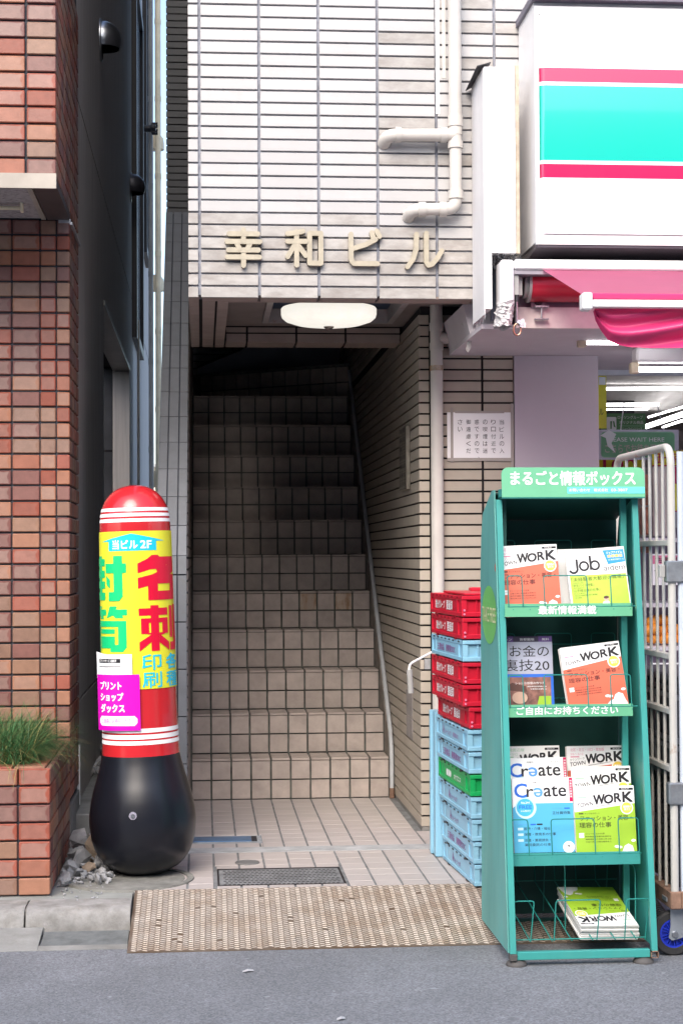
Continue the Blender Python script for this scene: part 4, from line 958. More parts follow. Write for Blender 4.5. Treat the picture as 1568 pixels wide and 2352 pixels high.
# flyer holder and white price sheets
def HF(u, v, l):
    a = u/RL; r = rad(zz(1600))+.012+.017*max(0, -a-.35)/1.0+l*.0009
    return Vector((r*math.sin(a), -r*math.cos(a), v))
def sheet(u0, u1, v0, v1, lift, mat, name, curl=0):
    mb = MB(); n1 = 16
    for l2 in (0, -1.5):
        for i in range(n1+1):
            u = u0+(u1-u0)*i/n1
            for v in (v0, v1+curl*max(0, .35-i/n1)): mb.v.append(HF(u, v, lift+l2))
    N_ = 2*(n1+1)
    for i in range(n1):
        a = 2*i; mb.f += [(a, a+2, a+3, a+1), (a+N_+1, a+N_+3, a+N_+2, a+N_), (a, a+N_, a+N_+2, a+2), (a+1, a+3, a+N_+3, a+N_+1)]
    mb.f += [(0,1,N_+1,N_), (2*n1, 2*n1+N_, 2*n1+N_+1, 2*n1+1)]
    return obj(name, mb, mat, pn, False, smooth=40)
fl_ = sheet(ang(236), ang(302), zz(1560), zz(1505), 0, m_pw, 'price_sheet', .03)
fh = sheet(ang(238.5)-.004, ang(316), zz(1678), zz(1551), 4, m_mag, 'flyer_holder')
Q = Print(HF); ul = ang(240)
Q.rect(ul+.004, zz(1524), ang(279), zz(1515), m_pk, 2, nx=8); Q.text('プリントサービス価格表', ul+.01, zz(1523), ang(272)-ul-.01, zz(1516)-zz(1523), m_pw, .02, 3, cut=8)
Q.rect(ul+.004, zz(1533.5), ang(279), zz(1532), m_pk, 2, nx=8)
rn_ = random.Random(4)
for i in range(6):
    for j in range(4): Q.smalltext(5, ul+.008+j*.034, zz(1543+i*3.1), .028, .0022, m_pg, rn_, 2)
def ml(s_, u0, u1, y0, y1, mat, b): Q.text(s_, u0, zz(y1), u1-u0, zz(y0)-zz(y1), mat, b, 6, cut=10)
ml('プリント', ul+.012, ang(281), 1566, 1585, m_pw, .05); ml('ショップ', ul+.012, ang(284), 1592, 1611, m_pw, .05); ml('ダックス', ul+.012, ang(286), 1617, 1637, m_pw, .05)
u0, u1 = ul+.004, ang(310)-.0
for i in range(16):
    a, b2 = u0+(u1-u0)*i/16, u0+(u1-u0)*(i+1)/16; e = lambda q: .0 if .06 < q < .94 else .012
    Q.mb('print_panel', m_pw).add([HF(a, zz(1667)+e(i/16), 5), HF(b2, zz(1667)+e((i+1)/16), 5), HF(b2, zz(1645)-e((i+1)/16), 5), HF(a, zz(1645)-e(i/16), 5)], [(0,1,2,3)])
ml('ご自由にお持ちください', u0+.012, u1-.012, 1650, 1662, m_mag, .0)
Q.build(pn, False)

# ================================================================== crates
def make_crate(mat, txt, tmat, kind, name, lb):
    t = thing(name, lb, 'crate', (0,0,0), group='folding crates stacked beside the magazine rack')
    w_, d_, h_ = .43, .655, .0885
    b = MB().box(.0065, w_-.012, .003, d_-.012, .004, h_-.004)
    obj('body', b, mat, t, False)
    # long side facing the entrance: rims, end recesses, raised label panel
    s = MB().box(0, .012, 0, d_, h_-.018, h_, .002).box(0, .012, 0, d_, .004, .020, .002)
    for y in (0, .085, d_-.10, d_-.015): s.box(.001, .0115, y, y+.015, .018, h_-.016)
    s.box(w_-.012, w_, 0, d_, .004, h_, .002).box(.012, w_-.012, d_-.012, d_, .004, h_, .002)
    obj('rim', s, mat, t, False)
    obj('label_panel', MB().box(.003, .012, .10, d_-.10, .020, h_-.018), mat, t, False)
    f = MB().box(.0, w_, -.010, .012, h_-.016, h_, .002).box(0, w_, -.008, .012, .004, .022, .002).box(0, .022, -.006, .012, .02, h_-.014).box(w_-.022, w_, -.006, .012, .02, h_-.014).box(.06, .066, -.004, .012, .02, h_-.014)
    obj('end_wall', f, mat, t, False)
    n = MB()
    for y in (.06, .17, .25, .33, .41, .49, .57): n.box(-.0015, .002, y, y+.028, h_-.010, h_-.004)
    for y in (.12, .50): n.box(-.002, .004, y, y+.035, -.002, .006)
    obj('latch', n, m_black if kind != 'r' else M_cdark, t, False)
    if kind == 'r': obj('rivet', MB().lathe([(0,-.0125),(.004,-.0125),(.005,-.010)], (.011,0,.030), 10, 'y').lathe([(0,-.0125),(.004,-.0125),(.005,-.010)], (.011,0,.014), 10, 'y'), m_pp, t, False)
    P_ = Print(planeF((.003, d_, 0), (0,-1,0), (0,0,1), (-1,0,0)))
    for s_, u0, u1, v0, v1, bo in txt: P_.text(s_, u0, v0, u1-u0, v1-v0, tmat, bo, 1)
    P_.build(t, False)
    return t
M_cdark = M('crate_red_dark', (.22,.005,.015), rough=.5)
m_cpur = M('print_purple', (.30,.09,.30), rough=.6)
protos = {
 'r': (m_cred, [('国分グループ',.11,.31,.026,.062,.03),('要返却',.345,.47,.024,.066,.035)], m_pw),
 'b': (m_cblue, [('三菱食品',.13,.27,.028,.058,.01),('東関東DDC',.31,.50,.028,.058,.01)], m_cpur),
 'l': (m_cblue, [('A',.21,.235,.030,.066,.02),('リョーショク',.235,.38,.030,.052,.015)], m_cpur),
 'm': (m_cblue, [('A',.15,.175,.030,.066,.02),('リョーショク',.175,.32,.030,.052,.0),('東関東DDC',.36,.47,.032,.052,.0)], m_cpur),
 'g': (m_cgreen, [('■■●',.17,.27,.030,.058,.0),('Gサプエス',.33,.47,.032,.054,.03)], m_pw)}
order = ['l','b','l','l','g','b','m','r','r','r','b','r','r']
nearx = [1.079,1.075,1.071,1.067,1.064,1.058,1.054,1.062,1.037,1.037,1.038,1.036,1.034]
labels = ['light blue folding crate resting on the floor tiles, bottom of the stack','light blue crate with purple company name, second above the floor','light blue crate with small purple logo, third above the floor','light blue crate with small purple logo directly under the green one','green folding crate with white logo, the only green one in the stack','light blue crate with purple company name directly on top of the green one','light blue crate with small logo and name directly under the red ones','red crate with white lettering, lowest red one in the stack, shifted outward','red crate with white lettering, second red one counted from the blue crates below','red crate with white lettering directly under the single upper blue crate','light blue crate with purple name sandwiched between red crates','red crate with white lettering directly on top of the upper blue crate','red crate with white lettering on top of the whole stack']
made = {}
def copy_tree(o, parent=None):
    c = o.copy(); COL.objects.link(c)
    if parent is not None: c.parent = parent
    for ch in [q for q in KIDS.get(o.name, [])]: copy_tree(ch, c)
    return c
for k, (kd, nx_, lb) in enumerate(zip(order, nearx, labels)):
    if kd not in made:
        c = make_crate(*protos[kd], kd if kd == 'r' else 'x', {'r':'red_crate','g':'green_crate'}.get(kd, 'blue_crate'), lb); made[kd] = c
        KIDS = {}
        for q in bpy.data.objects:
            if q.parent: KIDS.setdefault(q.parent.name, []).append(q)
    else: c = copy_tree(made[kd]); c['label'] = lb
    c.location = (nx_, 6.845, .002+.0897*k); c.rotation_euler = (0, 0, R(3.3+random.uniform(-.25,.25)))
t = thing('crate_lid', 'red crate lid lying folded on the topmost crate', 'crate lid', (1.05, 7.0, 1.17))
obj('lid', MB().box(1.05, 1.44, 6.87, 7.48, .002+.0897*13, .002+.0897*13+.008, .003).box(1.16, 1.22, 7.40, 7.46, 1.175, 1.190, .004), m_cred, t)
# pale blue crate stood on end behind the stack
t = thing('folded_crate', 'pale blue folded crate standing upright behind the crate stack', 'crate', (1.03, 7.56, 0), group='folding crates stacked beside the magazine rack')
obj('body', MB().box(1.020, 1.10, 7.54, 7.62, .002, .64, .004).box(1.010, 1.05, 7.63, 7.67, .002, .64, .004), m_cblue, t)

# ================================================================== magazine rack
rk = thing('magazine_rack', 'worn teal free magazine rack with mint green header sign standing on the road edge', 'magazine rack', (1.32, 6.2, ZS))
M_foot = M('foot_dark', (.075,.07,.068), rough=.7)
X0, X1 = 1.055, 1.580
def yf(z): return 5.93+.22*(z+.055)/1.58            # front edge leans back
zB, zT = -.055, 1.53
sidep = [(5.95,zB),(6.515,zB),(6.49,.6),(6.49,1.25),(6.465,1.40),(6.43,1.485),(6.22,1.565),(6.165,1.565),(yf(1.5)+.02,1.50)]
def side(x, th, mat, name): obj(name, MB().prism([(x, y, z) for y, z in sidep], (th,0,0)), mat, rk)
side(X0, .004, m_tealw, 'side_panel'); side(X1-.004+.004, .004, m_teal, 'side_panel')
def post(x, w_, name='front_post', mat=m_teal):
    obj(name, MB().hull8([(x,yf(zB)-.0,zB),(x+w_,yf(zB),zB),(x+w_,yf(zB)+.022,zB),(x,yf(zB)+.022,zB),(x,yf(zT),zT),(x+w_,yf(zT),zT),(x+w_,yf(zT)+.022,zT),(x,yf(zT)+.022,zT)]), mat, rk)
post(X0+.0045, .021); post(X1-.0215, .021)
obj('post_cap', MB().box(X0+.002, X0+.028, 5.922, 5.958, zB-.024, zB-.001, .002), M_foot, rk)
obj('post_socket', MB().box(X1-.024, X1+.002, 5.925, 5.928, zB-.024, zB-.022).box(X1-.024, X1+.002, 5.925, 5.955, zB-.003, zB).box(X1-.024, X1-.022, 5.925, 5.955, zB-.024, zB).box(X1, X1+.002, 5.925, 5.955, zB-.024, zB), m_rust, rk)
obj('inner_post', MB().box(X1-.052, X1-.030, 6.20, 6.222, zB, 1.56, .001), m_teal, rk)
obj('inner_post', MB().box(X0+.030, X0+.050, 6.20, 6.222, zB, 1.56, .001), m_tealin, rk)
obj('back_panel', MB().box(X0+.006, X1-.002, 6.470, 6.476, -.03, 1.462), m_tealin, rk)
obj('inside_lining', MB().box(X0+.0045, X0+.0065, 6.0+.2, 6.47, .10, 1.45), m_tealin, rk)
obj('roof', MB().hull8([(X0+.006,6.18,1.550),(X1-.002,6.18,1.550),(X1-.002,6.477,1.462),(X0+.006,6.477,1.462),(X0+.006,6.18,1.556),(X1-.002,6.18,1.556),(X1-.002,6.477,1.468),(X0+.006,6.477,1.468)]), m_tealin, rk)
ft = zB-.001
obj('bottom_rail', MB().box(X0+.029, X1-.026, 5.932, 5.956, ft-.022, ft+.006, .002), m_teal, rk)
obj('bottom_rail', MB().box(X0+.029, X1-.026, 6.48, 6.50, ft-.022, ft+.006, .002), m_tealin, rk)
for x in (X0+.030, X1-.045):
    for y in (5.955, 6.47): 
        f_ = obj('foot', MB().lathe([(0,ZS),(.036,ZS),(.037,ZS+.006),(.031,ZS+.014),(.018,ZS+.022),(.008,ZS+.024),(.0,ZS+.024)], (x,y,0), 28), M_foot, rk, smooth=50)
        obj('foot_bolt', MB().tube([(x,y,ZS+.022),(x,y,ft-.02)], .008, 10), m_rust, f_)
# header
hy = 6.10
a, b_ = PY(1152,1142,hy), PY(1480,1073,hy); hw, hh = b_.x-a.x, b_.z-a.z
pts = []
for cx, cz, a0 in ((hw-.025, hh-.025, 0), (.025, hh-.025, 90)): pts += [(cx+.025*math.cos(R(a0+15*i)), cz+.025*math.sin(R(a0+15*i))) for i in range(7)]
pts += [(0,0),(hw,0)]
obj('header_sign', MB().prism([(a.x+u, hy+.10*v, a.z+v) for u, v in pts], (0,.004,0)), m_mint, rk)
obj('header_tray', MB().box(a.x, b_.x, hy+.002, 6.19, a.z-.004, a.z+.001).box(a.x+.0, a.x+.003, hy+.005, 6.18, a.z-.003, a.z+.03), m_teal, rk)
hv = Vector((0,.10,1)).normalized()
P_ = Print(planeF((a.x, hy, a.z), (1,0,0), hv, Vector((0,-1,.10))))
def ux(px): return PY(px,1100,hy).x-a.x
def vz(py): return (PY(1300,py,hy).z-a.z)
P_.text('まるごと情報ボックス', ux(1172), vz(1115), ux(1459)-ux(1172), vz(1081)-vz(1115), m_pw, .035, 1)
P_.rect(ux(1302), vz(1133.5), ux(1479), vz(1118.5), M('sticker_cyan', (.13,.70,.75), rough=.3), 1)
P_.text('お問い合わせ　株式会社', ux(1306), vz(1129.5), ux(1395)-ux(1306), vz(1122)-vz(1129.5), m_pw, .03, 2); P_.text('03-3807', ux(1402), vz(1129), ux(1440)-ux(1402), vz(1122.5)-vz(1129), m_pw, .03, 2)
P_.build(rk)
# shelf plates with lettering
def plate(x0, x1, y0, y1, yd, mat, txt=None, name='shelf_plate'):
    p, q = PY(x0,y1,yd), PY(x1,y0,yd)
    obj(name, MB().box(p.x, q.x, yd, yd+.003, p.z, q.z).box(p.x, q.x, yd+.003, yd+.02, p.z, p.z+.002), mat, rk)
    if txt:
        P_ = Print(planeF((p.x, yd, p.z), (1,0,0), (0,0,1), (0,-1,0))); s_, a0, a1, b0, b1 = txt
        P_.text(s_, PY(a0,y0,yd).x-p.x, PY(x0,b1,yd).z-p.z, PY(a1,y0,yd).x-PY(a0,y0,yd).x, PY(x0,b0,yd).z-PY(x0,b1,yd).z, m_pw, .03, 1); P_.build(rk)
YS = 6.075
plate(1159,1451,1385,1417,YS,m_mint,('最新情報満載',1235,1368,1392,1412))
plate(1162,1452,1616,1648,YS-.015,m_mint,('ご自由にお持ちください',1185,1418,1624,1643))
plate(1176,1469,1955,1990,YS-.05,m_teal)
# wire baskets
def basket(ytop, yplate, Yf, hoops, depth=.13, zoffs=.075, rear=True, shear=4):
    w = MB(); r = .0021
    zt_ = PY(1300, ytop, Yf).z; zb_ = PY(1300, yplate+8, Yf).z
    for (h0, h1) in hoops:
        xa, xb = max(PY(h0, ytop, Yf).x, X0+.028), PY(h1, ytop, Yf).x
        w.tube(bent([(xa+.006,Yf+.004,zb_),(xa,Yf,zt_),(xb,Yf,zt_),(xb+.006,Yf+.004,zb_)], r, .012, 4), r, 6)
    w.tube([(X0+.03,Yf+.006,zb_),(X1-.03,Yf+.006,zb_)], r, 6)
    obj('wire_front', w, m_wire, rk, smooth=50)
    w = MB()
    for i in range(8):
        x = X0+.05+(X1-X0-.10)*i/7; w.tube([(x,Yf+.004,zb_-.01),(x,6.46,zb_-.03+ .03)], r, 6)
    w.tube([(X0+.03,6.28,zb_-.008),(X1-.03,6.28,zb_-.008)], r, 6); w.tube([(X0+.03,6.44,zb_),(X1-.03,6.44,zb_)], r, 6)
    obj('wire_floor', w, m_wire, rk, smooth=50)
    w = MB(); zr = zt_+zoffs
    for (h0, h1) in ((1128,1182),(1228,1312),(1358,1412)):
        xa, xb = PY(h0, ytop, 6.44).x, PY(h1, ytop, 6.44).x
        xa = max(xa, X0+.03)
        w.tube(bent([(xa,6.445,zb_),(xa,6.445,zr+.04),(xb,6.445,zr+.04),(xb,6.445,zb_)], r, .012, 4), r, 6)
    w.tube([(X0+.03,6.445,zr),(X1-.04,6.445,zr)], r, 6)
    obj('wire_back', w, m_wire, rk, smooth=50)
basket(1322,1385,YS-.005,((1130,1197),(1247,1346),(1400,1445)), zoffs=.09)
basket(1550,1616,YS-.020,((1130,1199),(1248,1347),(1400,1446)), zoffs=.09)
basket(1881,1955,YS-.055,((1130,1211),(1264,1363),(1418,1464)), zoffs=.12)
w = MB(); Yb = 5.985; r = .0023; zt_, zb_ = PY(1300,2068,Yb).z, PY(1300,2162,Yb).z
for h0, h1 in ((1120,1226),(1276,1378),(1438,1489)):
    xa, xb = PY(h0,2068,Yb).x, PY(h1,2068,Yb).x; xa = max(xa, X0+.028)
    w.tube(bent([(xa-.006,Yb+.01,zb_),(xa,Yb,zt_),(xb,Yb,zt_),(xb-.012,Yb+.01,zb_)], r, .012, 4), r, 6)
for x in (.088, .165, .235, .31, .39, .465): w.tube([(X0+x,Yb+.008,zb_),(max(X0+.03,X0+x-.05),6.40,zb_+.13),(max(X0+.03,X0+x-.05),6.455,zb_+.30)], r, 6)
w.tube([(X0+.03,Yb+.01,zb_+.006),(X1-.03,Yb+.01,zb_+.006)], r, 6); w.tube([(X0+.03,6.40,zb_+.135),(X1-.03,6.40,zb_+.135)], r, 6)
w.tube(bent([(1.30,6.15,zb_+.01),(1.30,6.15,zb_+.24),(1.28,6.40,zb_+.29),(1.28,6.455,zb_+.01)], r, .03, 4), r, 6); w.tube(bent([(1.545,6.10,zb_+.01),(1.545,6.10,zb_+.23),(1.52,6.40,zb_+.28),(1.52,6.455,zb_+.01)], r, .03, 4), r, 6)
obj('wire_bottom', w, m_wire, rk, smooth=50)
# round stickers on the side panel
ya, yb = PX(1107,1412,X0).y, PX(1140,1412,X0).y; zc, zr = PX(1123,1412,X0).z, (PX(1123,1345,X0).z-PX(1123,1479,X0).z)/2
P_ = Print(planeF((X0, (ya+yb)/2, zc), (0,-1,0), (0,0,1), (-1,0,0)))
P_.disc(0, 0, (ya-yb)/2, zr, M('sticker_lime', (.16,.50,.14), rough=.35), 1, 'round_sticker'); P_.text('TAKE FREE', -(ya-yb)/2*.92, -.026, (ya-yb)*.92, .054, M('sticker_letter', (.68,.70,.42), rough=.5), .012, 2)
y2 = PX(1138,1273+36,X0).y; P_.disc((ya+yb)/2-PX(1137,1304,X0).y, PX(1137,1304,X0).z-zc, .008, .014, m_coral, 1, 'round_sticker'); P_.build(rk)

# ------------------------------------------------------------------ magazines
MW, MH = .2185, .262
def cover(P_, kind, seed):
    rn = random.Random(seed); W_, H_ = MW, MH
    if kind[:4] == 'town':
        c = m_lime if 'green' in kind else m_coral; tc_ = m_plg if 'green' in kind else m_pp; ar = '池袋周辺版' if 'green' in kind else '北区・足立・川口・草加版'
        dk = m_olive if 'green' in kind else M_dkred
        P_.poly([(0,0),(W_,0),(W_,.76*H_),(0,.655*H_)], c, 1, 'cover_print')
        P_.text(ar, .06*W_, .925*H_, (.34 if 'green' in kind else .58)*W_, .045*H_, tc_, -.005, 2); P_.text('3/6〜3/12', .06*W_, .872*H_, .22*W_, .03*H_, tc_, -.01, 2)
        P_.rect(.06*W_, .842*H_, .21*W_, .856*H_, tc_, 2, 'cover_print'); P_.rect(.75*W_, .940*H_, .985*W_, .97*H_, m_pk, 2, 'cover_print'); P_.text('RECRUIT', .79*W_, .946*H_, .13*W_, .016*H_, m_pw, .02, 3)
        P_.text('W', .315*W_, .745*H_, .195*W_, .135*H_, m_pk, .062, 3, skew=.1); P_.text('O', .49*W_, .755*H_, .16*W_, .125*H_, m_pk, .062, 3, skew=.1)
        P_.text('R', .66*W_, .775*H_, .125*W_, .125*H_, m_pk, .062, 3, skew=.1); P_.text('K', .80*W_, .775*H_, .175*W_, .145*H_, m_pk, .062, 3, skew=.02)
        P_.text('TOWN', .045*W_, .715*H_, .265*W_, .055*H_, m_pk, .015, 3, skew=.12); P_.text('タウンワーク', .045*W_, .785*H_, .25*W_, .035*H_, m_pk, -.01, 3, skew=.12)
        P_.poly([(.36*W_,.722*H_),(.78*W_,.772*H_),(.78*W_,.776*H_),(.36*W_,.728*H_)], m_pk, 3, 'cover_print')
        P_.disc(.865*W_, .70*H_, .105*W_, .105*W_, m_pw, 2, 'cover_print'); P_.disc(.865*W_, .70*H_, .088*W_, .088*W_, m_yel2, 3, 'cover_print')
        P_.text('履歴書の', .805*W_, .70*H_, .13*W_, .032*H_, m_pw if 'green' in kind else m_pw, .03, 4); P_.text('書き方', .82*W_, .665*H_, .10*W_, .032*H_, m_pw, .03, 4)
        P_.rect(.065*W_, .625*H_, .14*W_, .643*H_, dk, 2, 'cover_print'); P_.text('キレイをサポート', .16*W_, .625*H_, .25*W_, .02*H_, dk, 0, 3)
        P_.text('ファッション・美容・', .085*W_, .535*H_, .855*W_, .072*H_, dk, .012, 3); P_.text('理容の仕事', .065*W_, .445*H_, .53*W_, .072*H_, dk, .012, 3)
        P_.rect(.055*W_, .35*H_, .135*W_, .375*H_, m_pw, 2, 'cover_print'); P_.rect(.055*W_, .31*H_, .135*W_, .345*H_, m_pw, 2, 'cover_print')
        P_.text('メリットばっちりの仕事', .155*W_, .352*H_, .32*W_, .022*H_, dk, 0, 3)
        for i in range(3): P_.smalltext(12, .155*W_, (.315-.035*i)*H_, .43*W_, .019*H_, dk, rn, 3)
        hp = [(.64,.0),(.66,.07),(.71,.11),(.76,.12),(.80,.19),(.86,.22),(.93,.19),(.96,.10),(.99,.04),(.99,0)]
        P_.poly([(a*W_, b*H_) for a, b in hp], m_pw, 2, 'cover_print')
        for cx, cy in ((.67,.185),(.72,.175),(.95,.26)): P_.disc(cx*W_, cy*H_, .04*W_, .022*W_, m_pw, 2+(cx > .7)*.3, 'cover_print', 14)
    if kind == 'create':
        P_.poly([(0,0),(W_,0),(W_,.66*H_),(.10*W_,.66*H_),(0,.60*H_)], m_sky, 1, 'cover_print')
        P_.text('C', .035*W_, .735*H_, .215*W_, .195*H_, m_blue, .03, 2); P_.text('r', .235*W_, .745*H_, .12*W_, .11*H_, m_pk, .03, 2)
        P_.text('e', .50*W_, .865*H_, -.14*W_, -.13*H_, m_blue2, .03, 2); P_.text('ate', .52*W_, .745*H_, .375*W_, .145*H_, m_pk, .03, 2)
        P_.text('月曜日', .33*W_, .925*H_, .11*W_, .025*H_, m_pk, 0, 2); P_.text('クリエイト', .74*W_, .925*H_, .15*W_, .028*H_, m_pk, .01, 2)
        P_.text('仕事発見', .54*W_, .675*H_, .38*W_, .06*H_, m_pcy, -.01, 2)
        P_.rect(.945*W_, .675*H_, W_, .995*H_, m_signr, 3, 'cover_print')
        for j, ch in enumerate('特集正社員募集'): P_.text(ch, .955*W_, (.94-.035*j)*H_, .035*W_, .026*H_, m_pw, .02, 4)
        P_.disc(.215*W_, .60*H_, .175*W_, .175*W_, m_pcy, 2, 'cover_print'); P_.disc(.205*W_, .605*H_, .142*W_, .142*W_, m_sky2, 3, 'cover_print')
        P_.text('No.244', .14*W_, .655*H_, .14*W_, .03*H_, m_pw, .02, 4); P_.text('FREE', .105*W_, .585*H_, .21*W_, .05*H_, m_blue, .03, 4); P_.text('3/6発行', .13*W_, .545*H_, .16*W_, .025*H_, m_pw, .01, 4)
        P_.text('今月の特集', .65*W_, .575*H_, .17*W_, .02*H_, m_blue2, 0, 2); P_.rect(.85*W_, .575*H_, .94*W_, .595*H_, m_blue, 2, 'cover_print')
        P_.text('正社員特集', .65*W_, .505*H_, .30*W_, .042*H_, m_pk, .005, 2)
        P_.text('今週の特集', .07*W_, .368*H_, .17*W_, .02*H_, m_blue2, 0, 2); P_.rect(.28*W_, .366*H_, .37*W_, .386*H_, m_blue, 2, 'cover_print'); P_.rect(.385*W_, .366*H_, .48*W_, .386*H_, m_pk, 2, 'cover_print')
        for s_, v, w2 in (('医療・介護・福祉',.30,.43),('保育・教育系の仕事',.225,.52),('派遣・業務請負・',.145,.43),('業務委託の仕事',.085,.43)): P_.text(s_, .175*W_, v*H_, w2*W_, .040*H_, m_pk, .003, 2)
        for v in (.30,.225,.148): P_.rect(.07*W_, v*H_, .16*W_, (v+.035)*H_, m_pcy, 2, 'cover_print')
        P_.disc(.90*W_, .065*H_, .095*W_, .095*W_, m_pw, 2, 'cover_print'); P_.poly([(.895*W_,.06*H_),(.915*W_,.075*H_),(.905*W_,.10*H_),(.885*W_,.095*H_)], m_pk, 3, 'cover_print')
    if kind == 'job':
        P_.poly([(.03*W_,0),(W_*.985,0),(W_*.985,.575*H_),(.03*W_,.60*H_)], m_lime2, 1, 'cover_print')
        P_.text('求人フリーペーパー', .05*W_, .875*H_, .52*W_, .06*H_, m_pp, -.012, 2)
        def ring(cx, cy, r, th, a0=0, a1=360, lf=2):
            n = 28; pts_ = []
            for k in range(n):
                q0, q1 = R(a0+(a1-a0)*k/n), R(a0+(a1-a0)*(k+1)/n)
                P_.poly([(cx+(r-th)*math.cos(q0), cy+(r-th)*math.sin(q0)), (cx+r*math.cos(q0), cy+r*math.sin(q0)), (cx+r*math.cos(q1), cy+r*math.sin(q1)), (cx+(r-th)*math.cos(q1), cy+(r-th)*math.sin(q1))], m_pk, lf, 'lettering')
        ring(.11*W_, .70*H_, .085*W_, .038*W_, 195, 360); P_.rect(.11*W_+.047*W_, .70*H_, .11*W_+.085*W_, .85*H_, m_pk, 2.2, 'lettering')
        ring(.29*W_, .735*H_, .088*W_, .034*W_); ring(.475*W_, .735*H_, .088*W_, .034*W_); P_.rect(.385*W_, .668*H_, .423*W_, .89*H_, m_pk, 2.4, 'lettering')
        P_.text('aidem', .62*W_, .635*H_, .36*W_, .095*H_, m_pk, 0, 2)
        P_.poly([(.63*W_,.96*H_),(.985*W_,.955*H_),(.995*W_,.76*H_),(.70*W_,.735*H_)], m_blue3, 2, 'cover_print')
        P_.text('ジョブアイデム', .69*W_, .895*H_, .27*W_, .04*H_, m_pw, .03, 3); P_.text('首都圏版', .70*W_, .835*H_, .26*W_, .05*H_, m_yel2, .04, 3); P_.text('3/6 毎週月曜発行 V2', .71*W_, .79*H_, .26*W_, .025*H_, m_pw, 0, 3)
        P_.text('「未経験者大歓迎の職場」', .05*W_, .50*H_, .88*W_, .065*H_, m_olive, .005, 2)
        P_.text('「学生バイト特集」', .05*W_, .415*H_, .37*W_, .045*H_, m_olive, 0, 2); P_.text('「山手線沿線の仕事」', .05*W_, .335*H_, .46*W_, .045*H_, m_olive, 0, 2)
        for v in (.47,.39,.305): P_.smalltext(5, .07*W_, v*H_, .17*W_, .016*H_, m_olive, rn, 2)
        P_.smalltext(13, .08*W_, .27*H_, .38*W_, .022*H_, m_olive, rn, 2); P_.text('求人特集', .08*W_, .235*H_, .11*W_, .022*H_, m_olive, 0, 2)
        P_.disc(.60*W_, .20*H_, .045*W_, .04*W_, M_skin, 2, 'cover_print', 16); P_.disc(.60*W_, .225*H_, .045*W_, .025*W_, M_hair, 3, 'cover_print', 16); P_.poly([(.50*W_,.10*H_),(.66*W_,.10*H_),(.64*W_,.165*H_),(.55*W_,.165*H_)], m_pw, 1.5, 'cover_print')
    if kind == 'money':
        P_.rect(0, .92*H_, W_, H_, M_purp, 1, 'cover_print'); P_.rect(.34*W_, .92*H_, .77*W_, H_, M_purp2, 2, 'cover_print')
        P_.text('マンション', .02*W_, .938*H_, .30*W_, .035*H_, m_pw, .02, 3); P_.text('首都圏版', .45*W_, .938*H_, .25*W_, .035*H_, m_pw, .01, 3); P_.text('無料', .83*W_, .938*H_, .12*W_, .035*H_, m_pw, .01, 3)
        P_.rect(0, .47*H_, W_, .92*H_, M_lav, 1, 'cover_print')
        P_.text('とお金の', .06*W_, .715*H_, .88*W_, .155*H_, m_pk, .005, 2); P_.text('裏技20', .16*W_, .51*H_, .78*W_, .165*H_, m_pk, .005, 2)
        P_.rect(0, .425*H_, W_, .47*H_, m_blue, 1, 'cover_print'); P_.rect(0, 0, .955*W_, .425*H_, M_photo, 2, 'cover_print'); P_.rect(.955*W_, 0, W_, .425*H_, m_blue, 1, 'cover_print')
        P_.poly([(.1*W_,.25*H_),(.55*W_,.22*H_),(.53*W_,.30*H_),(.30*W_,.35*H_)], M_hair, 3, 'cover_print'); P_.poly([(.70*W_,0),(.95*W_,0),(.95*W_,.16*H_),(.75*W_,.16*H_)], m_lime, 3, 'cover_print')
        P_.disc(.42*W_, .14*H_, .13*W_, .10*W_, M_skin, 3, 'cover_print'); P_.text('シャレな部屋の作り方', .35*W_, .325*H_, .50*W_, .035*H_, m_pw, .0, 4); P_.smalltext(10, .55*W_, .285*H_, .33*W_, .02*H_, m_pw, rn, 4); P_.smalltext(8, .60*W_, .25*H_, .28*W_, .02*H_, m_pw, rn, 4)
M_dkred = M('print_dark_red', (.085,.012,.012), rough=.5); m_yel2 = M('print_warm_yellow', (.85,.60,.08), rough=.4); m_blue2 = M('print_mid_blue', (.10,.32,.75), rough=.4); m_pcy = M('print_pale_cyan', (.50,.72,.80), rough=.4)
m_sky2 = M('print_deep_sky', (.06,.45,.68), rough=.4); m_lime2 = M('print_bright_lime', (.42,.60,.06), rough=.4); m_blue3 = M('print_sticker_blue', (.02,.27,.72), rough=.4)
M_skin = M('print_skin', (.62,.40,.30)); M_hair = M('print_brown', (.10,.04,.03)); M_purp = M('print_purple_bar', (.16,.08,.30)); M_purp2 = M('print_purple_dark', (.07,.05,.10)); M_lav = M('print_lavender', (.45,.47,.58)); M_photo = M('print_photo_brown', (.20,.09,.07), var=.8, vs=18)
def magazine(kind, px, py, Yt, roll, lean, lb, th=.006, nback=0, name='magazine', rot=None, loc=None):
    rot = rot or (R(-lean), R(-roll), 0)
    t = thing(name, lb, 'magazine', (0,0,0), rot, group='free magazines in the teal rack')
    if loc is None:
        T = PY(px, py, Yt); loc = T-(t.rotation_euler.to_matrix()@Vector((0,0,MH)))
    t.location = loc; WM[t.name] = loc_of(t)
    n = max(1, nback); pg = MB()
    for i in range(n):
        o_ = random.uniform(-.004,.004) if i else 0
        pg.box(.0+o_, MW+o_, .0008+th*i, .0008+th*(i+1)-.0008, 0+o_*.5, MH+o_*.5, .001)
    obj('pages', pg, m_paper, t, False)
    obj('cover', MB().box(0, MW, -.0004, .0006, 0, MH), m_pw, t, False)
    if kind:
        P_ = Print(planeF((0,-.0004,0), (1,0,0), (0,0,1), (0,-1,0), .0003)); cover(P_, kind, hash(lb) % 97 if False else len(lb)); P_.build(t, False)
    return t
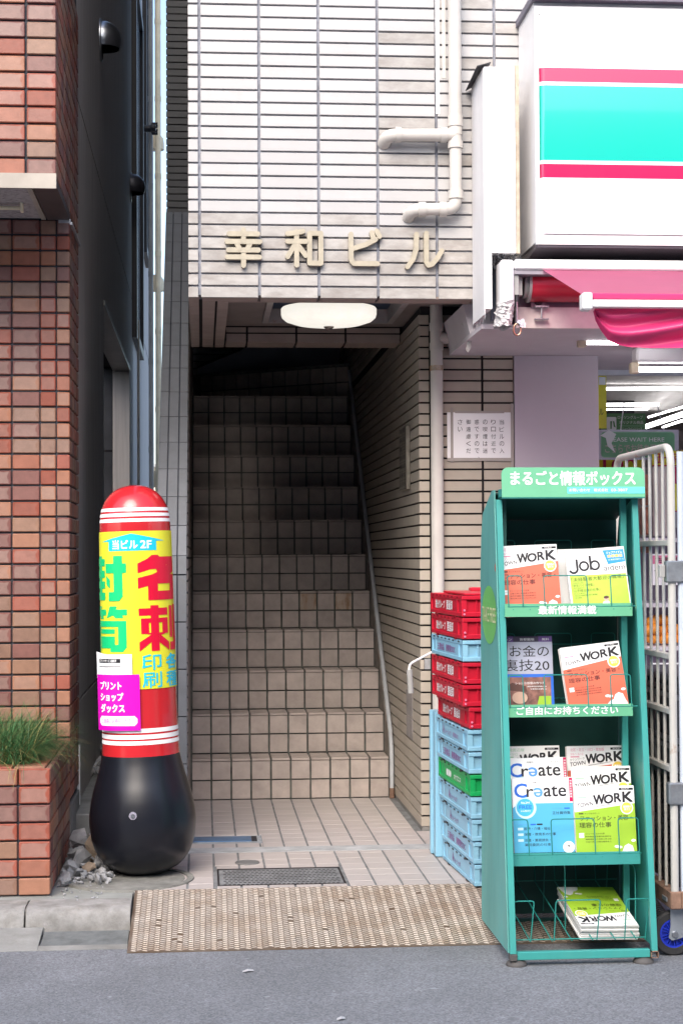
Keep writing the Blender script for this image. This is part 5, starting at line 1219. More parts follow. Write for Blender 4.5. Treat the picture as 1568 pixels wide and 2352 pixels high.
ML = [
 ('town_red', 1141, 1255, 6.20, 2.0, 11, 'coral and white job magazine in the top shelf, left pocket', 1),
 (None, 1279, 1262, 6.27, 1.0, 10, 'plain white edge of a magazine behind the lime green one, top shelf', 1),
 ('job', 1296, 1265, 6.19, 4.2, 11, 'white and lime green job magazine in the top shelf, right pocket', 3),
 ('money', 1131, 1462, 6.25, 0.0, 9, 'dark magazine about money with purple bar and large black title on the second shelf', 1),
 ('town_red', 1284, 1489, 6.16, 6.6, 10, 'tilted thick bundle of coral job magazines on the second shelf, right pocket', 5),
 ('town_green', 1149, 1715, 6.30, 0.5, 8, 'white topped job magazine at the very back of the third shelf, left pocket', 2),
 ('town_red', 1300, 1714, 6.29, 0.3, 8, 'job magazine with pink area name at the back of the third shelf, right pocket', 3),
 ('create', 1163, 1742, 6.22, 0.6, 9, 'blue lettered job magazine half hidden behind its front copy on the third shelf', 2),
 ('town_green', 1310, 1763, 6.20, 1.0, 9, 'job magazine with green area name in the middle row of the third shelf, right pocket', 2),
 ('create', 1174, 1788, 6.10, 0.2, 9, 'blue and white job magazine with round free badge, front of the third shelf', 3),
 ('town_green', 1316, 1807, 6.09, 0.4, 9, 'lime green and white job magazine in front of the third shelf, right pocket', 3)]
for k, px_, py_, Yt, roll, lean, lb, nb in ML:
    if Yt in (6.19, 6.27, 6.16): MH = .236
    magazine(k, px_, py_, Yt, roll, lean, lb, .005, nb); MH = .262
# pile lying on the bottom shelf, heads towards the street
bl_ = PZ(1333,2134,.098); 
for i in range(7):
    top = i == 6; zc = .030+.0112*i
    # lying: local +Z (height) points back, front faces up, turned upside down for the viewer
    yaw_ = R(8+random.uniform(-2,2)*(not top)); rm = Matrix.Rotation(yaw_, 3, 'Z')@Matrix.Rotation(R(20), 3, 'X')@Matrix.Rotation(R(3), 3, 'Y')
    e = (rm@Matrix.Rotation(R(180), 3, 'Z')@Matrix.Rotation(R(-90), 3, 'X')).to_euler()
    base = PY(1330, 2155, 6.03)
    o_ = base+rm@Vector((MW+random.uniform(-.006,.006), MH+random.uniform(-.006,.006), .0084*i+.001))
    magazine('town_green' if top else None, 0, 0, 0, 0, 0, 'lime green job magazine lying upside down on top of the bottom shelf pile' if top else 'job magazine lying in the bottom shelf pile with only its white folded edge showing', .0078, 1, rot=tuple(e), loc=o_)

# ================================================================== shop front on the right: signs, awning, ceiling
SY = 7.10
def gx(px, Y, py=600): return PY(px, py, Y).x
def gz(py, Y, px=1300): return PY(px, py, Y).z
sg = thing('shop_sign', 'large white box sign with red and turquoise stripes above the shop', 'shop sign', (2.3, 7.3, 3.1))
sx0, sx1 = gx(1231, SY), 3.2; zs0, zs1 = gz(562, SY), gz(15, SY)
obj('sign_box', MB().box(sx0, sx1, SY+.02, FY-.003, zs0+.012, zs1+.02).box(sx0, sx1, SY-.002, SY+.02, zs1-.035, zs1), m_white, sg)
obj('frame', MB().box(sx0, sx0+.016, SY-.004, SY+.019, zs0, zs1-.036).box(sx0+.017, sx1, SY-.004, SY+.019, zs0, gz(538,SY)), m_white, sg)
obj('top_cap', MB().box(sx0-.012, sx1, SY-.03, FY-.003, zs1+.021, zs1+.05), M('cap_grey', (.16,.15,.19), rough=.6), sg)
obj('bottom_cover', MB().hull8([(sx0,SY,zs0-.012),(sx1,SY,zs0-.012),(sx1,FY-.003,zs0-.05),(sx0,FY-.003,zs0-.05),(sx0,SY,zs0),(sx1,SY,zs0),(sx1,FY-.003,zs0),(sx0,FY-.003,zs0)]), M('cover_dark', (.10,.085,.10), rough=.25, metal=.3), sg)
fx0 = sx0+.0165; yf_ = SY-.010; cr_ = .025
def face(y0, y1, mat, nm):                                  # acrylic face with rounded left edge
    z1, z0 = gz(y0, SY), gz(y1, SY); p = [(fx0, SY+.015)]+[(fx0+cr_-cr_*math.cos(R(90*k/6)), SY+.015-cr_*math.sin(R(90*k/6))) for k in range(7)]+[(sx1, SY-.010)]
    mb = MB()
    for (x, y) in p: mb.v += [Vector((x,y,z0)), Vector((x,y,z1))]
    for i in range(len(p)-1): mb.f.append((2*i, 2*i+2, 2*i+3, 2*i+1))
    obj(nm, mb, mat, sg, smooth=40)
ys = [35,157.5,189.5,198,369.5,378,409.5,538]
for i, (mt, nm) in enumerate(((m_signw,'white_panel'),(m_signr,'red_stripe'),(m_signw,'white_panel'),(m_signt,'turquoise_stripe'),(m_signw,'white_panel'),(m_signr,'red_stripe'),(m_signw,'white_panel'))): face(ys[i], ys[i+1], mt, nm)
# blank white box sign and peeling slab
wb = thing('blank_sign_box', 'tall narrow blank white sign box with peeling vinyl side left of the shop sign', 'sign box', (1.25, 7.3, 2.9))
WY = 7.15
obj('front_panel', MB().box(gx(1129,WY)+.001, gx(1185,WY), WY+.004, FY-.003, gz(580,WY,1150), gz(153,WY,1150)), m_white, wb)
obj('side_slab', MB().box(gx(1113.5,WY), gx(1129,WY), WY, FY-.003, gz(709,WY,1120), gz(153,WY,1120)), m_white, wb)
obj('vinyl_side', MB().box(gx(1113.5,WY)-.004, gx(1113.5,WY)-.001, WY+.002, FY-.003, gz(722,WY,1120), gz(156,WY,1120)), m_whitep, wb)
obj('end_strip', MB().box(gx(1186,WY), gx(1194,WY), WY+.003, WY+.02, gz(581,WY,1190), gz(150,WY,1190)), M('aged_wood', (.50,.42,.32), rough=.8, var=.25, vs=18), wb)
obj('lid', MB().hull8([(gx(1113,WY)-.03,WY-.01,gz(158,WY)),(gx(1129,WY),WY-.01,gz(149,WY)),(gx(1129,WY),FY-.01,gz(149,WY)),(gx(1113,WY)-.03,FY-.01,gz(168,WY)),(gx(1113,WY)-.03,WY-.01,gz(156,WY)),(gx(1129,WY),WY-.01,gz(147,WY)),(gx(1129,WY),FY-.01,gz(147,WY)),(gx(1113,WY)-.03,FY-.01,gz(166,WY))]), m_black, wb)
rn_ = random.Random(8); mb = MB()
for k in range(16):
    y = rn_.uniform(WY, FY-.02); z = gz(722,WY,1120); mb.add([Vector((gx(1113.5,WY)-.003, y, z)), Vector((gx(1113.5,WY)+.008, y+.02, z+.004)), Vector((gx(1113.5,WY)+rn_.uniform(-.012,.012), y+.01, z-rn_.uniform(.01,.035)))], [(0,1,2)])
obj('torn_edge', mb, m_whitep, wb, kind='stuff')
t = tag(obj('fibre_wad', MB(), m_fluff), 'wad of grey fibre stuffed under the blank white sign box', 'stuffing')
mb = MB()
for _ in range(160):
    a = Vector((rn_.uniform(gx(1131,7.2), gx(1192,7.2)), rn_.uniform(7.18,7.30), gz(rn_.uniform(583,606),7.2,1160))); p = [a]
    d = Vector((rn_.gauss(0,1), rn_.gauss(0,1), rn_.gauss(0,1))).normalized()
    for _k in range(5): d = (d+Vector((rn_.gauss(0,1), rn_.gauss(0,1), rn_.gauss(0,1)))*.7).normalized(); a = a+d*.009; p.append(a)
    mb.tube(p, .0016, 4, cap=False)
bpy.data.meshes.remove(t.data) if False else None
me_ = mb.mesh('fibre_wad', m_fluff); t.data = me_
t = thing('metal_plate', 'blue grey metal plate between the peeling slab and the wrapped post', 'plate', (1.29, 7.4, 2.4))
obj('plate', MB().box(gx(1129,7.4), gx(1146,7.4), 7.42, 7.45, gz(735,7.4,1140), gz(600,7.4,1140)), M('blue_grey_metal', (.22,.27,.36), rough=.5), t)
# awning frame
af = thing('awning_housing', 'white awning housing with a post wrapped in crumpled clear film at its left end', 'awning frame', (1.35, 7.1, 2.5))
AY = 7.10
obj('post', MB().box(gx(1149,AY), gx(1180,AY), AY, AY+.12, gz(700,AY,1160), gz(596,AY,1160), .008), m_white, af)
mb = MB(); n_ = 20; rows = []
for i in range(15):
    z = gz(690+i*4.1, AY, 1160); row = []
    for k in range(n_):
        a = 2*math.pi*k/n_; cx = (gx(1149,AY)+gx(1180,AY))/2-(.012*i/14); q = Vector((cx+.036*math.cos(a)*(1+.10*rn_.gauss(0,1)), AY+.06+.075*math.sin(a)*(1+.08*rn_.gauss(0,1)), z+rn_.uniform(-.006,.006))); row.append(q)
    rows.append(row)
mb.v = [p for r0 in rows for p in r0]
for i in range(14):
    for k in range(n_): mb.f.append((i*n_+k, i*n_+(k+1) % n_, (i+1)*n_+(k+1) % n_, (i+1)*n_+k))
obj('film_wrap', mb, M('crumpled_film', (.60,.58,.58), rough=.12, var=.25, vs=20, spec=.9), af)
obj('housing', MB().box(gx(1181,AY), 3.2, AY, AY+.16, gz(619.5,AY), gz(596,AY), .006), m_whitep, af)
obj('housing_lip', MB().box(gx(1181,AY), 3.2, AY+.01, AY+.20, gz(629.5,AY), gz(620.5,AY)), M('lip_grey', (.30,.27,.31), rough=.5), af)
obj('housing_back', MB().box(gx(1181,AY), 3.2, AY+.24, AY+.26, gz(735,AY), gz(596,AY)), M('housing_plum', (.16,.11,.14), rough=.6), af)
obj('end_bracket', MB().box(gx(1182,AY), gx(1192,AY), AY+.02, AY+.24, gz(676,AY), gz(630,AY)).box(gx(1193,AY), gx(1203,AY), AY+.05, AY+.24, gz(674,AY), gz(632,AY)), m_pvcg, af)
aw = thing('awning', 'red fabric awning half rolled out with its valance hanging in shiny folds', 'awning', (2.2, 6.8, 2.4))
RYc = AY+.14; rr_ = .075; rz = gz(654, RYc, 1260)
obj('roller', MB().tube([(gx(1214,RYc),RYc,rz),(3.2,RYc,rz)], rr_, 32), m_red, aw, smooth=50)
obj('roller_end', MB().tube([(gx(1208,RYc),RYc,rz),(gx(1214,RYc),RYc,rz)], rr_*1.03, 32).tube([(gx(1199,RYc),RYc,rz),(gx(1208,RYc),RYc,rz)], rr_*.8, 24), m_pvcg, aw, smooth=50)
m_satin = M('valance_satin', (.62,.03,.15), rough=.5, var=.02, coat=.4)
m_cloth = M('awning_cloth', (.70,.16,.30), rough=.5, var=.05)
N, L, b = nodes_of(m_cloth); tr = N.new('ShaderNodeBsdfTranslucent'); tr.inputs[0].default_value = (.95,.33,.50,1); mxs = N.new('ShaderNodeMixShader'); mxs.inputs[0].default_value = .6
outn = [n for n in N if n.type == 'OUTPUT_MATERIAL'][0]; L.new(b.outputs[0], mxs.inputs[1]); L.new(tr.outputs[0], mxs.inputs[2]); L.new(mxs.outputs[0], outn.inputs[0])
BY = 6.30; bx0 = gx(1336, BY, 690); bz = gz(680, BY, 1400)
def sheetgrid(f, n, m):
    mb = MB()
    for i in range(n+1):
        for j in range(m+1): mb.v.append(f(i/n, j/m))
    for i in range(n):
        for j in range(m): a = i*(m+1)+j; mb.f.append((a, a+m+1, a+m+2, a+1))
    return mb
top0 = rz+rr_*.98
def cl(u, v):
    x = gx(1232,RYc,640)+.0+(bx0+.012-gx(1232,RYc,640))*v+(3.2-bx0)*u; y = RYc-.02+(BY-RYc+.03)*v; z = top0+(bz-top0)*v-.004*math.sin(u*20)*v
    return Vector((x, y, z))
obj('cloth', sheetgrid(cl, 40, 14), m_cloth, aw, smooth=60)
obj('front_bar', MB().box(bx0+.035, 3.2, BY-.02, BY+.02, gz(707,BY,1400), gz(690,BY,1400), .003), m_white, aw)
obj('bar_cap', MB().box(bx0-.004, bx0+.034, BY-.03, BY+.035, gz(714,BY,1400), gz(674,BY,1400), .006), m_white, aw)
obj('bar_cloth', MB().box(bx0+.036, 3.2, BY-.016, BY-.004, gz(689,BY,1400), gz(675,BY,1400), .004), m_satin, aw)
vx0 = gx(1366, BY+.03, 712)
prof_v = [(1366,712),(1372,735),(1384,756),(1402,779),(1425,789),(1448,794),(1500,797),(1568,798),(1700,790)]
def low(px):
    for (a, ya), (c, yc) in zip(prof_v[:-1], prof_v[1:]):
        if a <= px <= c: return ya+(yc-ya)*(px-a)/(c-a)
    return 790
def val(u, v):
    px_ = 1366+334*u; yl = low(px_); py_ = 706+(yl-706)*v
    ph = (v*2.6+u*1.9-.9*u*v)
    y = BY+.03+.022*math.sin(ph*5.2)*min(1, v*3)*(.35+u)+.10*v*v*.3
    q = PY(px_, py_, BY+.03); return Vector((q.x, y, q.z))
obj('valance', sheetgrid(val, 60, 40), m_satin, aw, smooth=80)
# hook and ring
t = thing('awning_hook', 'black and steel awning crank eye with a plastic scrap tied to its copper ring', 'hook', PY(1186,700,AY+.05))
HY = AY+.03; a, c = PY(1186,664,HY), PY(1186.5,742,HY)
obj('sleeve', MB().tube([a, PY(1186,693,HY)], .0085, 12), m_black, t, smooth=40); obj('rod', MB().tube([PY(1186,692,HY), c], .0045, 10), m_steel, t, smooth=40)
rc = PY(1186.8,757,HY); obj('ring', MB().tube([(rc.x+.0155*math.cos(R(a_)), HY, rc.z+.024*math.sin(R(a_))) for a_ in range(0,360,12)], .0042, 8, closed=True), M('copper', (.55,.33,.24), rough=.25, metal=1), t, smooth=60)
mb = MB()
for k in range(9):
    q = PY(1188+k*1.6, 738+rn_.uniform(-6,8), HY-.01); mb.add([q, q+Vector((.012,.004,rn_.uniform(-.01,.012))), q+Vector((.008,-.006,-.014)), q+Vector((-.004,.003,-.008))], [(0,1,2),(0,2,3)])
obj('plastic_scrap', mb, M('plastic_scrap', (.62,.62,.70), rough=.2), t)
# shop canopy ceiling and beams
cp = thing('shop_canopy', 'lilac painted shop canopy ceiling with stained underside and white edge beam', 'canopy', (2.2, 7.8, 2.35))
CZ = 2.305
cxL = gx(1072, 7.70, 740)
obj('soffit', MB().box(cxL, 3.4, 7.30, 8.95, CZ, CZ+.02), m_ceil, cp)
obj('edge_beam', MB().box(gx(1183,7.28,715), 3.4, 7.27, 7.299, CZ-.0, gz(707,7.28)), M('cream_beam', (.62,.56,.54), rough=.6, var=.1, vs=9), cp)
obj('beam_panel', MB().box(gx(1183,7.30,690), 3.4, 7.30, 7.31, gz(707,7.28)+.001, 2.50), M('mauve_panel', (.26,.20,.25), rough=.4), cp)
obj('canopy_body', MB().hull8([(cxL,7.62,CZ+.021),(3.4,7.32,CZ+.021),(3.4,8.27,CZ+.021),(cxL,8.27,CZ+.021),(cxL-.03,7.62,2.457),(3.4,7.32,2.457),(3.4,8.27,2.457),(cxL-.03,8.27,2.457)]), m_ceil, cp)
t = thing('clamp', 'small metal rod clamp fixed between the mauve panel and the cream beam', 'clamp', PY(1237,695,7.25))
obj('plate', MB().box(gx(1220,7.25,690), gx(1252,7.25,690), 7.262, 7.269, gz(707,7.25), gz(679,7.25)), M('clamp_plate', (.30,.25,.29), rough=.4), t)
obj('knob', MB().lathe([(0,-.012),(.016,-.012),(.018,0)], (gx(1237,7.25,690),7.262,gz(692,7.25,1237)), 20, 'y'), m_black, t, smooth=40)
obj('rod', MB().tube([PY(1243,703,7.245), PY(1243,735,7.245)], .0045, 8).box(gx(1228,7.24,704), gx(1259,7.24,704), 7.235, 7.262, gz(706,7.24,1243), gz(702,7.24,1243)).box(gx(1228,7.24,733), gx(1259,7.24,733), 7.235, 7.262, gz(734,7.24,1243), gz(731,7.24,1243)), m_galv, t, smooth=40)
# film flap hanging by the pipe
t = thing('film_flap', 'strip of dusty clear film hanging below the canopy beside the pillar pipe', 'film', PY(1075,780,7.72))
obj('flap', MB().add([PY(1068,722,7.72), PY(1096,722,7.70), PY(1084,770,7.71), PY(1080,800,7.72), PY(1074,810,7.70), PY(1069,803,7.73), PY(1076,765,7.73), PY(1060,745,7.74)], [(0,1,2,6,7),(6,2,3,4,5)]), M('dusty_film', (.46,.43,.42), rough=.3, var=.2, vs=30), t)
# lilac column of the shop
sc_ = thing('shop_column', 'plain lilac painted shop column right of the beige tiled pillar', 'column', (1.7, 8.4, 0))
obj('column_face', MB().box(1.518, PY(1373,900,8.27).x, 8.268, 8.95, -.05, CZ-.001), m_lilac, sc_)
cxr = PY(1373,900,8.27).x
# tube lamps under the canopy
def tubelamp(lb, x0, x1, Y, z, r=.013, housing=True, ends=True):
    t = thing('tube_lamp', lb, 'lamp', ((x0+x1)/2, Y, z))
    if housing: obj('housing', MB().box(x0, x1, Y-.05, Y+.05, z+.03, z+.10, .01), m_white, t)
    if ends: obj('end_cap', MB().box(x0-.02, x0+.02, Y-.022, Y+.022, z-.022, z+.031, .006), m_cream, t)
    obj('tube', MB().tube([(x0+.02, Y, z),(x1, Y, z)], r, 12), m_tube, t, smooth=40); return t
p = PY(1455,848,7.9); tubelamp('white fluorescent batten with beige end cap under the canopy at the right edge', p.x, 3.2, 7.9, p.z)
p = PY(1335,775,7.7); q = PY(1420,775,7.7); t = tubelamp('short lit fluorescent lamp half hidden behind the awning valance', p.x, q.x+.25, 7.7, PY(1380,787,7.7).z, .010); obj('lit_reflector', MB().box(gx(1376,7.7,770), q.x+.25, 7.665, 7.675, gz(780,7.7,1400), gz(758,7.7,1400)), m_tube, t)
# shop interior
IZ = 2.55
m_iw = M('shop_wall', (.50,.46,.46), rough=.8); m_ic = M('shop_ceiling', (.34,.325,.31), rough=.8)
si = obj('shop_interior', MB().box(cxr-.2, 6.2, 8.96, 16.5, IZ, IZ+.05), m_ic, kind='structure')
obj('back_wall', MB().box(cxr-.2, 6.2, 16.5, 16.6, -.1, 2.6), m_iw, si); obj('side_wall', MB().box(cxr-.25, cxr-.201, 8.96, 16.6, -.1, 2.6), m_iw, si); obj('right_wall', MB().box(6.2, 6.3, 8.0, 16.6, -.1, 2.6), m_iw, si)
obj('shop_floor', MB().box(1.52, 6.2, 7.3, 16.6, -.06, -.01), m_lilac, si)
obj('front_header', MB().box(cxr+.001, 6.2, 8.90, 8.95, gz(861,8.9,1450), CZ), M('header_blue_white', (.55,.58,.64), rough=.5), si)
for (pa, pb, py_, Y, th, lb) in ((1374,1600,893,12.0,.011,'long lit tube lamp across the shop ceiling, upper one'),(1373,1512,930,11.0,.011,'thick lit tube lamp across the shop ceiling, lower one'),(1373,1487,940.5,11.2,.006,'thin lit tube lamp just below the thick one')):
    t = thing('tube_lamp', lb, 'lamp', PY(pa,py_,Y)); obj('tube', MB().tube([PY(pa,py_,Y), PY(pb,py_-1,Y)], th, 10), m_tube, t, smooth=40)
for (a0, a1, b0, b1, th, lb) in ((1488,958,1600,925,.008,'thin diagonal lit tube lamp, topmost of the three at the right edge'),(1482,980,1600,940,.019,'thick diagonal lit tube lamp at the right edge, middle of the three'),(1521,981,1600,955,.009,'diagonal lit tube lamp, lowest of the three at the right edge')):
    t = thing('tube_lamp', lb, 'lamp', PY(a0,a1,14)); obj('tube', MB().tube([PY(a0,a1,14.2), PY(b0,b1,11.6)], th, 10), m_tube, t, smooth=40)
def board(name, lb, cat, px0, px1, py0, py1, Y, mat, th=.006):
    a, c = PY(px0,py1,Y), PY(px1,py0,Y); t = thing(name, lb, cat, (a.x, Y, a.z)); obj('board', MB().box(a.x, c.x, Y, Y+th, a.z, c.z), mat, t)
    P_ = Print(planeF((a.x, Y, a.z), (1,0,0), (0,0,1), (0,-1,0))); w_, h_ = c.x-a.x, c.z-a.z
    return t, P_, w_, h_
m_y2 = M('shop_yellow', (.80,.70,.03), rough=.4); m_dg = M('sign_dark_green', (.10,.26,.10), rough=.5); m_mg = M('sign_mid_green', (.16,.42,.22), rough=.4)
t, P_, w_, h_ = board('yellow_banner', 'narrow yellow banner hanging just inside the shop next to the lilac column', 'banner', 1373, 1391, 862, 984, 9.3, m_y2); P_.rect(.1*w_, .82*h_, .9*w_, .97*h_, m_pw, 1); P_.text('ル', .12*w_, .25*h_, .5*w_, .12*h_, m_pk, 0, 1); P_.build(t)
t, P_, w_, h_ = board('green_hanging_sign', 'dark green hanging shop sign with three lines of white katakana and a round logo', 'sign', 1380, 1481, 950, 989, 10.6, m_dg)
P_.text('ローソングループ', .37*w_, .68*h_, .57*w_, .20*h_, m_pw, .01, 1); P_.text('オリジナル商品', .40*w_, .38*h_, .55*w_, .20*h_, m_pw, .01, 1); P_.rect(.40*w_, .26*h_, .97*w_, .29*h_, m_plg, 1); P_.text('バリューラインシリーズ', .42*w_, .04*h_, .5*w_, .16*h_, m_pw, 0, 1)
P_.rrect(.12*w_, .05*h_, .34*w_, .80*h_, .06*h_, m_pw, 1); P_.poly([(.20*w_,.1*h_),(.23*w_,.1*h_),(.24*w_,.55*h_),(.20*w_,.55*h_)], m_dg, 2); P_.poly([(.26*w_,.55*h_),(.29*w_,.55*h_),(.32*w_,.18*h_),(.28*w_,.22*h_)], m_dg, 2); P_.build(t)
for px_ in ((1432,925,1424,988),(1509,932,1523,988)): tag(obj('sign_cord', MB().tube([PY(px_[0],px_[1],9.45), PY(px_[2],px_[3],9.4)], .0035, 6), m_white), 'thin white cord holding the %s end of the green waiting sign' % ('left' if px_[0] < 1450 else 'right'), 'cord')
t, P_, w_, h_ = board('waiting_sign', 'white and green plastic covered sign asking customers to wait here', 'sign', 1373.5, 1557, 987, 1056, 9.4, M('sign_lilac_white', (.60,.58,.68), rough=.3))
P_.rrect(.03*w_, .07*h_, .95*w_, .93*h_, .12*h_, m_plg, 1); P_.rrect(.037*w_, .10*h_, .943*w_, .90*h_, .11*h_, m_mg, 2)
P_.text('PLEASE WAIT HERE', .10*w_, .60*h_, .72*w_, .14*h_, m_pw, .01, 3); P_.text('こちらでお待ち下さい', .08*w_, .22*h_, .80*w_, .30*h_, M('sign_pinkish', (.62,.48,.46)), .01, 3)
P_.poly([(.13*w_,.98*h_),(.22*w_,.85*h_),(.16*w_,.55*h_),(.21*w_,.22*h_),(.11*w_,.45*h_),(.09*w_,.72*h_),(.02*w_,.80*h_)], m_pw, 4, 'film_glare'); P_.build(t)
t, P_, w_, h_ = board('price_banner', 'yellow banner with big red digits below the green waiting sign', 'banner', 1373, 1480, 1052, 1085, 9.6, m_y2); P_.text('100', .10*w_, .0*h_, .72*w_, .95*h_, m_signr, .03, 1); P_.build(t)
t, P_, w_, h_ = board('yellow_price_board', 'yellow price board with red characters seen through the roll cage', 'price board', 1497, 1590, 1035, 1071, 9.0, m_y2); P_.text('価七商ト', .05*w_, .15*h_, .9*w_, .75*h_, m_signr, .02, 1); P_.rect(0, 0, w_, .08*h_, m_signr, 1); P_.build(t)
t, P_, w_, h_ = board('tall_price_poster', 'tall yellow and red poster strip behind the roll cage post', 'poster', 1533, 1600, 1072, 1212, 8.9, m_signr); P_.rect(.0, .28*h_, w_, .72*h_, m_y2, 1); P_.text('ト', .02*w_, .52*h_, .2*w_, .12*h_, m_pk, .02, 2); P_.text('ロ', .02*w_, .36*h_, .2*w_, .1*h_, m_pk, .02, 2); P_.rect(0, 0, w_, .26*h_, m_pg, 1); P_.build(t)
# shelving and goods beyond the rack
m_card = M('cardboard_pale', (.55,.50,.45), rough=.7, var=.05)
t = thing('carton', 'tall pale carton standing behind the roll cage bars', 'carton', PY(1515,1230,8.6)); obj('body', MB().box(gx(1497,8.6,1100), gx(1537,8.6,1100), 8.6, 8.9, gz(1232,8.6,1515), gz(1072,8.6,1515), .004), m_card, t)
t = thing('shelf_unit', 'white shop shelf with fruit and boxes seen between rack and roll cage', 'shelf', PY(1520,1500,8.5))
for py_ in (1236, 1385, 1484): z = gz(py_, 8.4, 1500); obj('shelf_board', MB().box(gx(1470,8.4,py_), 3.3, 8.35, 8.9, z-.02, z), M('shelf_white%d' % py_, (.60,.57,.60), rough=.5), t)
obj('shelf_back', MB().box(gx(1465,8.9,1300), 3.4, 8.96, 8.98, -.05, gz(1072,8.9,1515)), M('shelf_back', (.30,.24,.31), rough=.7), t)
m_br = M('snack_brown', (.30,.12,.07), rough=.4, var=.5, vs=25)
for k, (p0, p1, y0, y1) in enumerate(((1474,1494,1090,1160),(1474,1494,1165,1228),(1476,1494,1245,1270))): tag(obj('snack_pack', MB().box(gx(p0,8.5,y0), gx(p1,8.5,y0), 8.5, 8.56, gz(y1,8.5,1480), gz(y0,8.5,1480), .006), m_br), 'brown snack pack on the shop shelf, %s of the three beside the rack edge' % ('top','middle','lowest')[k], 'snack pack')
def pricecard(lb, p0, p1, y0, y1, Y, hdr, big_, small):
    t, P_, w_, h_ = board('price_card', lb, 'price card', p0, p1, y0, y1, Y, m_pw)
    P_.rect(0, .68*h_, w_, .95*h_, m_pp, 1); P_.text(hdr, .1*w_, .70*h_, .8*w_, .20*h_, m_pk, .02, 2); P_.text(big_, .05*w_, .28*h_, .75*w_, .24*h_, m_pk, .0, 2); P_.text(small, .5*w_, .05*h_, .4*w_, .12*h_, m_signr, .0, 2); P_.build(t)
pricecard('white price card with pink header about summer oranges, upper of two', 1498, 1570, 1272, 1344, 8.3, 'お買得', '甘夏', '100')
pricecard('white price card with pink header, lower of two behind the cage bars', 1498, 1580, 1522, 1602, 8.25, '青果 新', '姫の', '198')
rn_ = random.Random(21)
k = 0
for row, (yy, n) in enumerate(((1470,7),(1450,6),(1430,4))):
    for i in range(n):
        c = PY(1484+i*13+row*5, yy-4+rn_.uniform(-3,3), 8.45+rn_.uniform(-.02,.05)); o = obj('orange', MB().lathe([(.030*math.sin(R(a_)), .028*math.cos(R(a_))) for a_ in range(0,181,20)], c, 14), m_orange, smooth=80)
        tag(o, 'orange in the heap on the shop shelf behind the cage', 'orange', 'oranges on the shop shelf')
t = tag(obj('white_radish', MB().tube([PY(1494,1590,8.3), PY(1500,1575,8.28), PY(1512,1545,8.28), PY(1516,1530,8.3)], [.01,.03,.034,.012], 14), M('radish', (.75,.74,.70), rough=.35), smooth=60), 'white radish on the shelf beside the lower price card', 'vegetable')

# roll cage
cg = thing('roll_cage', 'white painted chipped roll cage with blue wheels beside the magazine rack', 'roll cage', (1.9, 6.4, ZS))
GXc = 1.662; zt_ = 1.715; zb_ = .125; yn, yfr = 6.00, 6.80
rt = .0140
obj('side_frame', MB().tube(bent([(GXc,yn,zb_),(GXc,yn,zt_),(GXc,yfr,zt_),(GXc,yfr,zb_)], rt, .075, 8), rt, 16), m_cage, cg, smooth=50)
for y in (6.11,6.20,6.29,6.38,6.50,6.64): obj('bar', MB().tube([(GXc,y,zb_),(GXc,y,zt_)], .0062, 8), m_cage, cg, smooth=50)
for z in (1.37,.965,.77,.565): obj('rail', MB().box(GXc-.012, GXc+.012, yn+.01, yfr, z-.011, z+.011, .003), m_cage, cg)
obj('base_frame', MB().box(GXc-.02, GXc+.02, yn-.02, yfr, zb_-.05, zb_+.012, .004).box(GXc+.02, 2.5, yn-.02, yn+.02, zb_-.05, zb_+.012, .004), m_rust, cg)
for z in (gz(1338,6,1555), gz(1847,6,1555)): obj('clamp', MB().box(GXc-.024, GXc+.04, yn-.024, yn+.02, z, z+.078, .005), m_galv, cg)
obj('latch_block', MB().box(GXc-.045, GXc-.025, yn-.006, yn+.02, gz(1326,6,1540), gz(1298,6,1540), .002), m_pvcg, cg)
obj('front_gate', MB().tube([(GXc+.034,yn-.0,zb_),(GXc+.034,yn,zt_-.02)], .0125, 14), M('gate_blue_white', (.50,.56,.64), rough=.4, var=.1), cg, smooth=50)
for y in (6.055, 6.70):
    wc = Vector((1.668, y, ZS+.079)); 
    wh = obj('wheel', MB().lathe([(.050,-.015),(.052,-.0175),(.073,-.0175),(.079,-.011),(.079,.011),(.073,.0175),(.052,.0175),(.050,.015)], wc, 40, 'y'), m_rubber, cg, smooth=40)
    hb = MB().lathe([(.044,-.016),(.0505,-.016),(.0505,.016),(.044,.016)], wc, 36, 'y').lathe([(0,-.018),(.018,-.018),(.018,.018),(0,.018)], wc, 20, 'y').lathe([(.015,-.004),(.046,-.004)], wc, 36, 'y')
    for k in range(9):
        a_ = 2*math.pi*k/9; 
        for off in (-.10, .10): hb.bar(wc+Vector((.017*math.cos(a_+off*2), -.009, .017*math.sin(a_+off*2))), wc+Vector((.046*math.cos(a_+off), -.009, .046*math.sin(a_+off))), .0035, .010, (0,1,0))
    obj('rim', hb, m_whblue, wh, smooth=40)
    fk = obj('fork', MB().prism([(wc.x-.022,y-.028,wc.z-.012),(wc.x-.010,y-.028,wc.z-.022),(wc.x+.03,y-.028,wc.z-.012),(wc.x+.055,y-.028,wc.z+.05),(wc.x+.055,y-.028,wc.z+.115),(wc.x-.015,y-.028,wc.z+.115),(wc.x-.015,y-.028,wc.z+.03)], (0,.005,0)).box(wc.x-.03, wc.x+.06, y-.03, y+.03, wc.z+.116, wc.z+.13), M('fork_zinc', (.30,.33,.37), rough=.4, metal=.6), cg)
    obj('axle_bolt', MB().lathe([(0,-.036),(.010,-.036),(.012,-.028)], (wc.x+.0, y, wc.z), 14, 'y'), m_steel, fk, smooth=40)
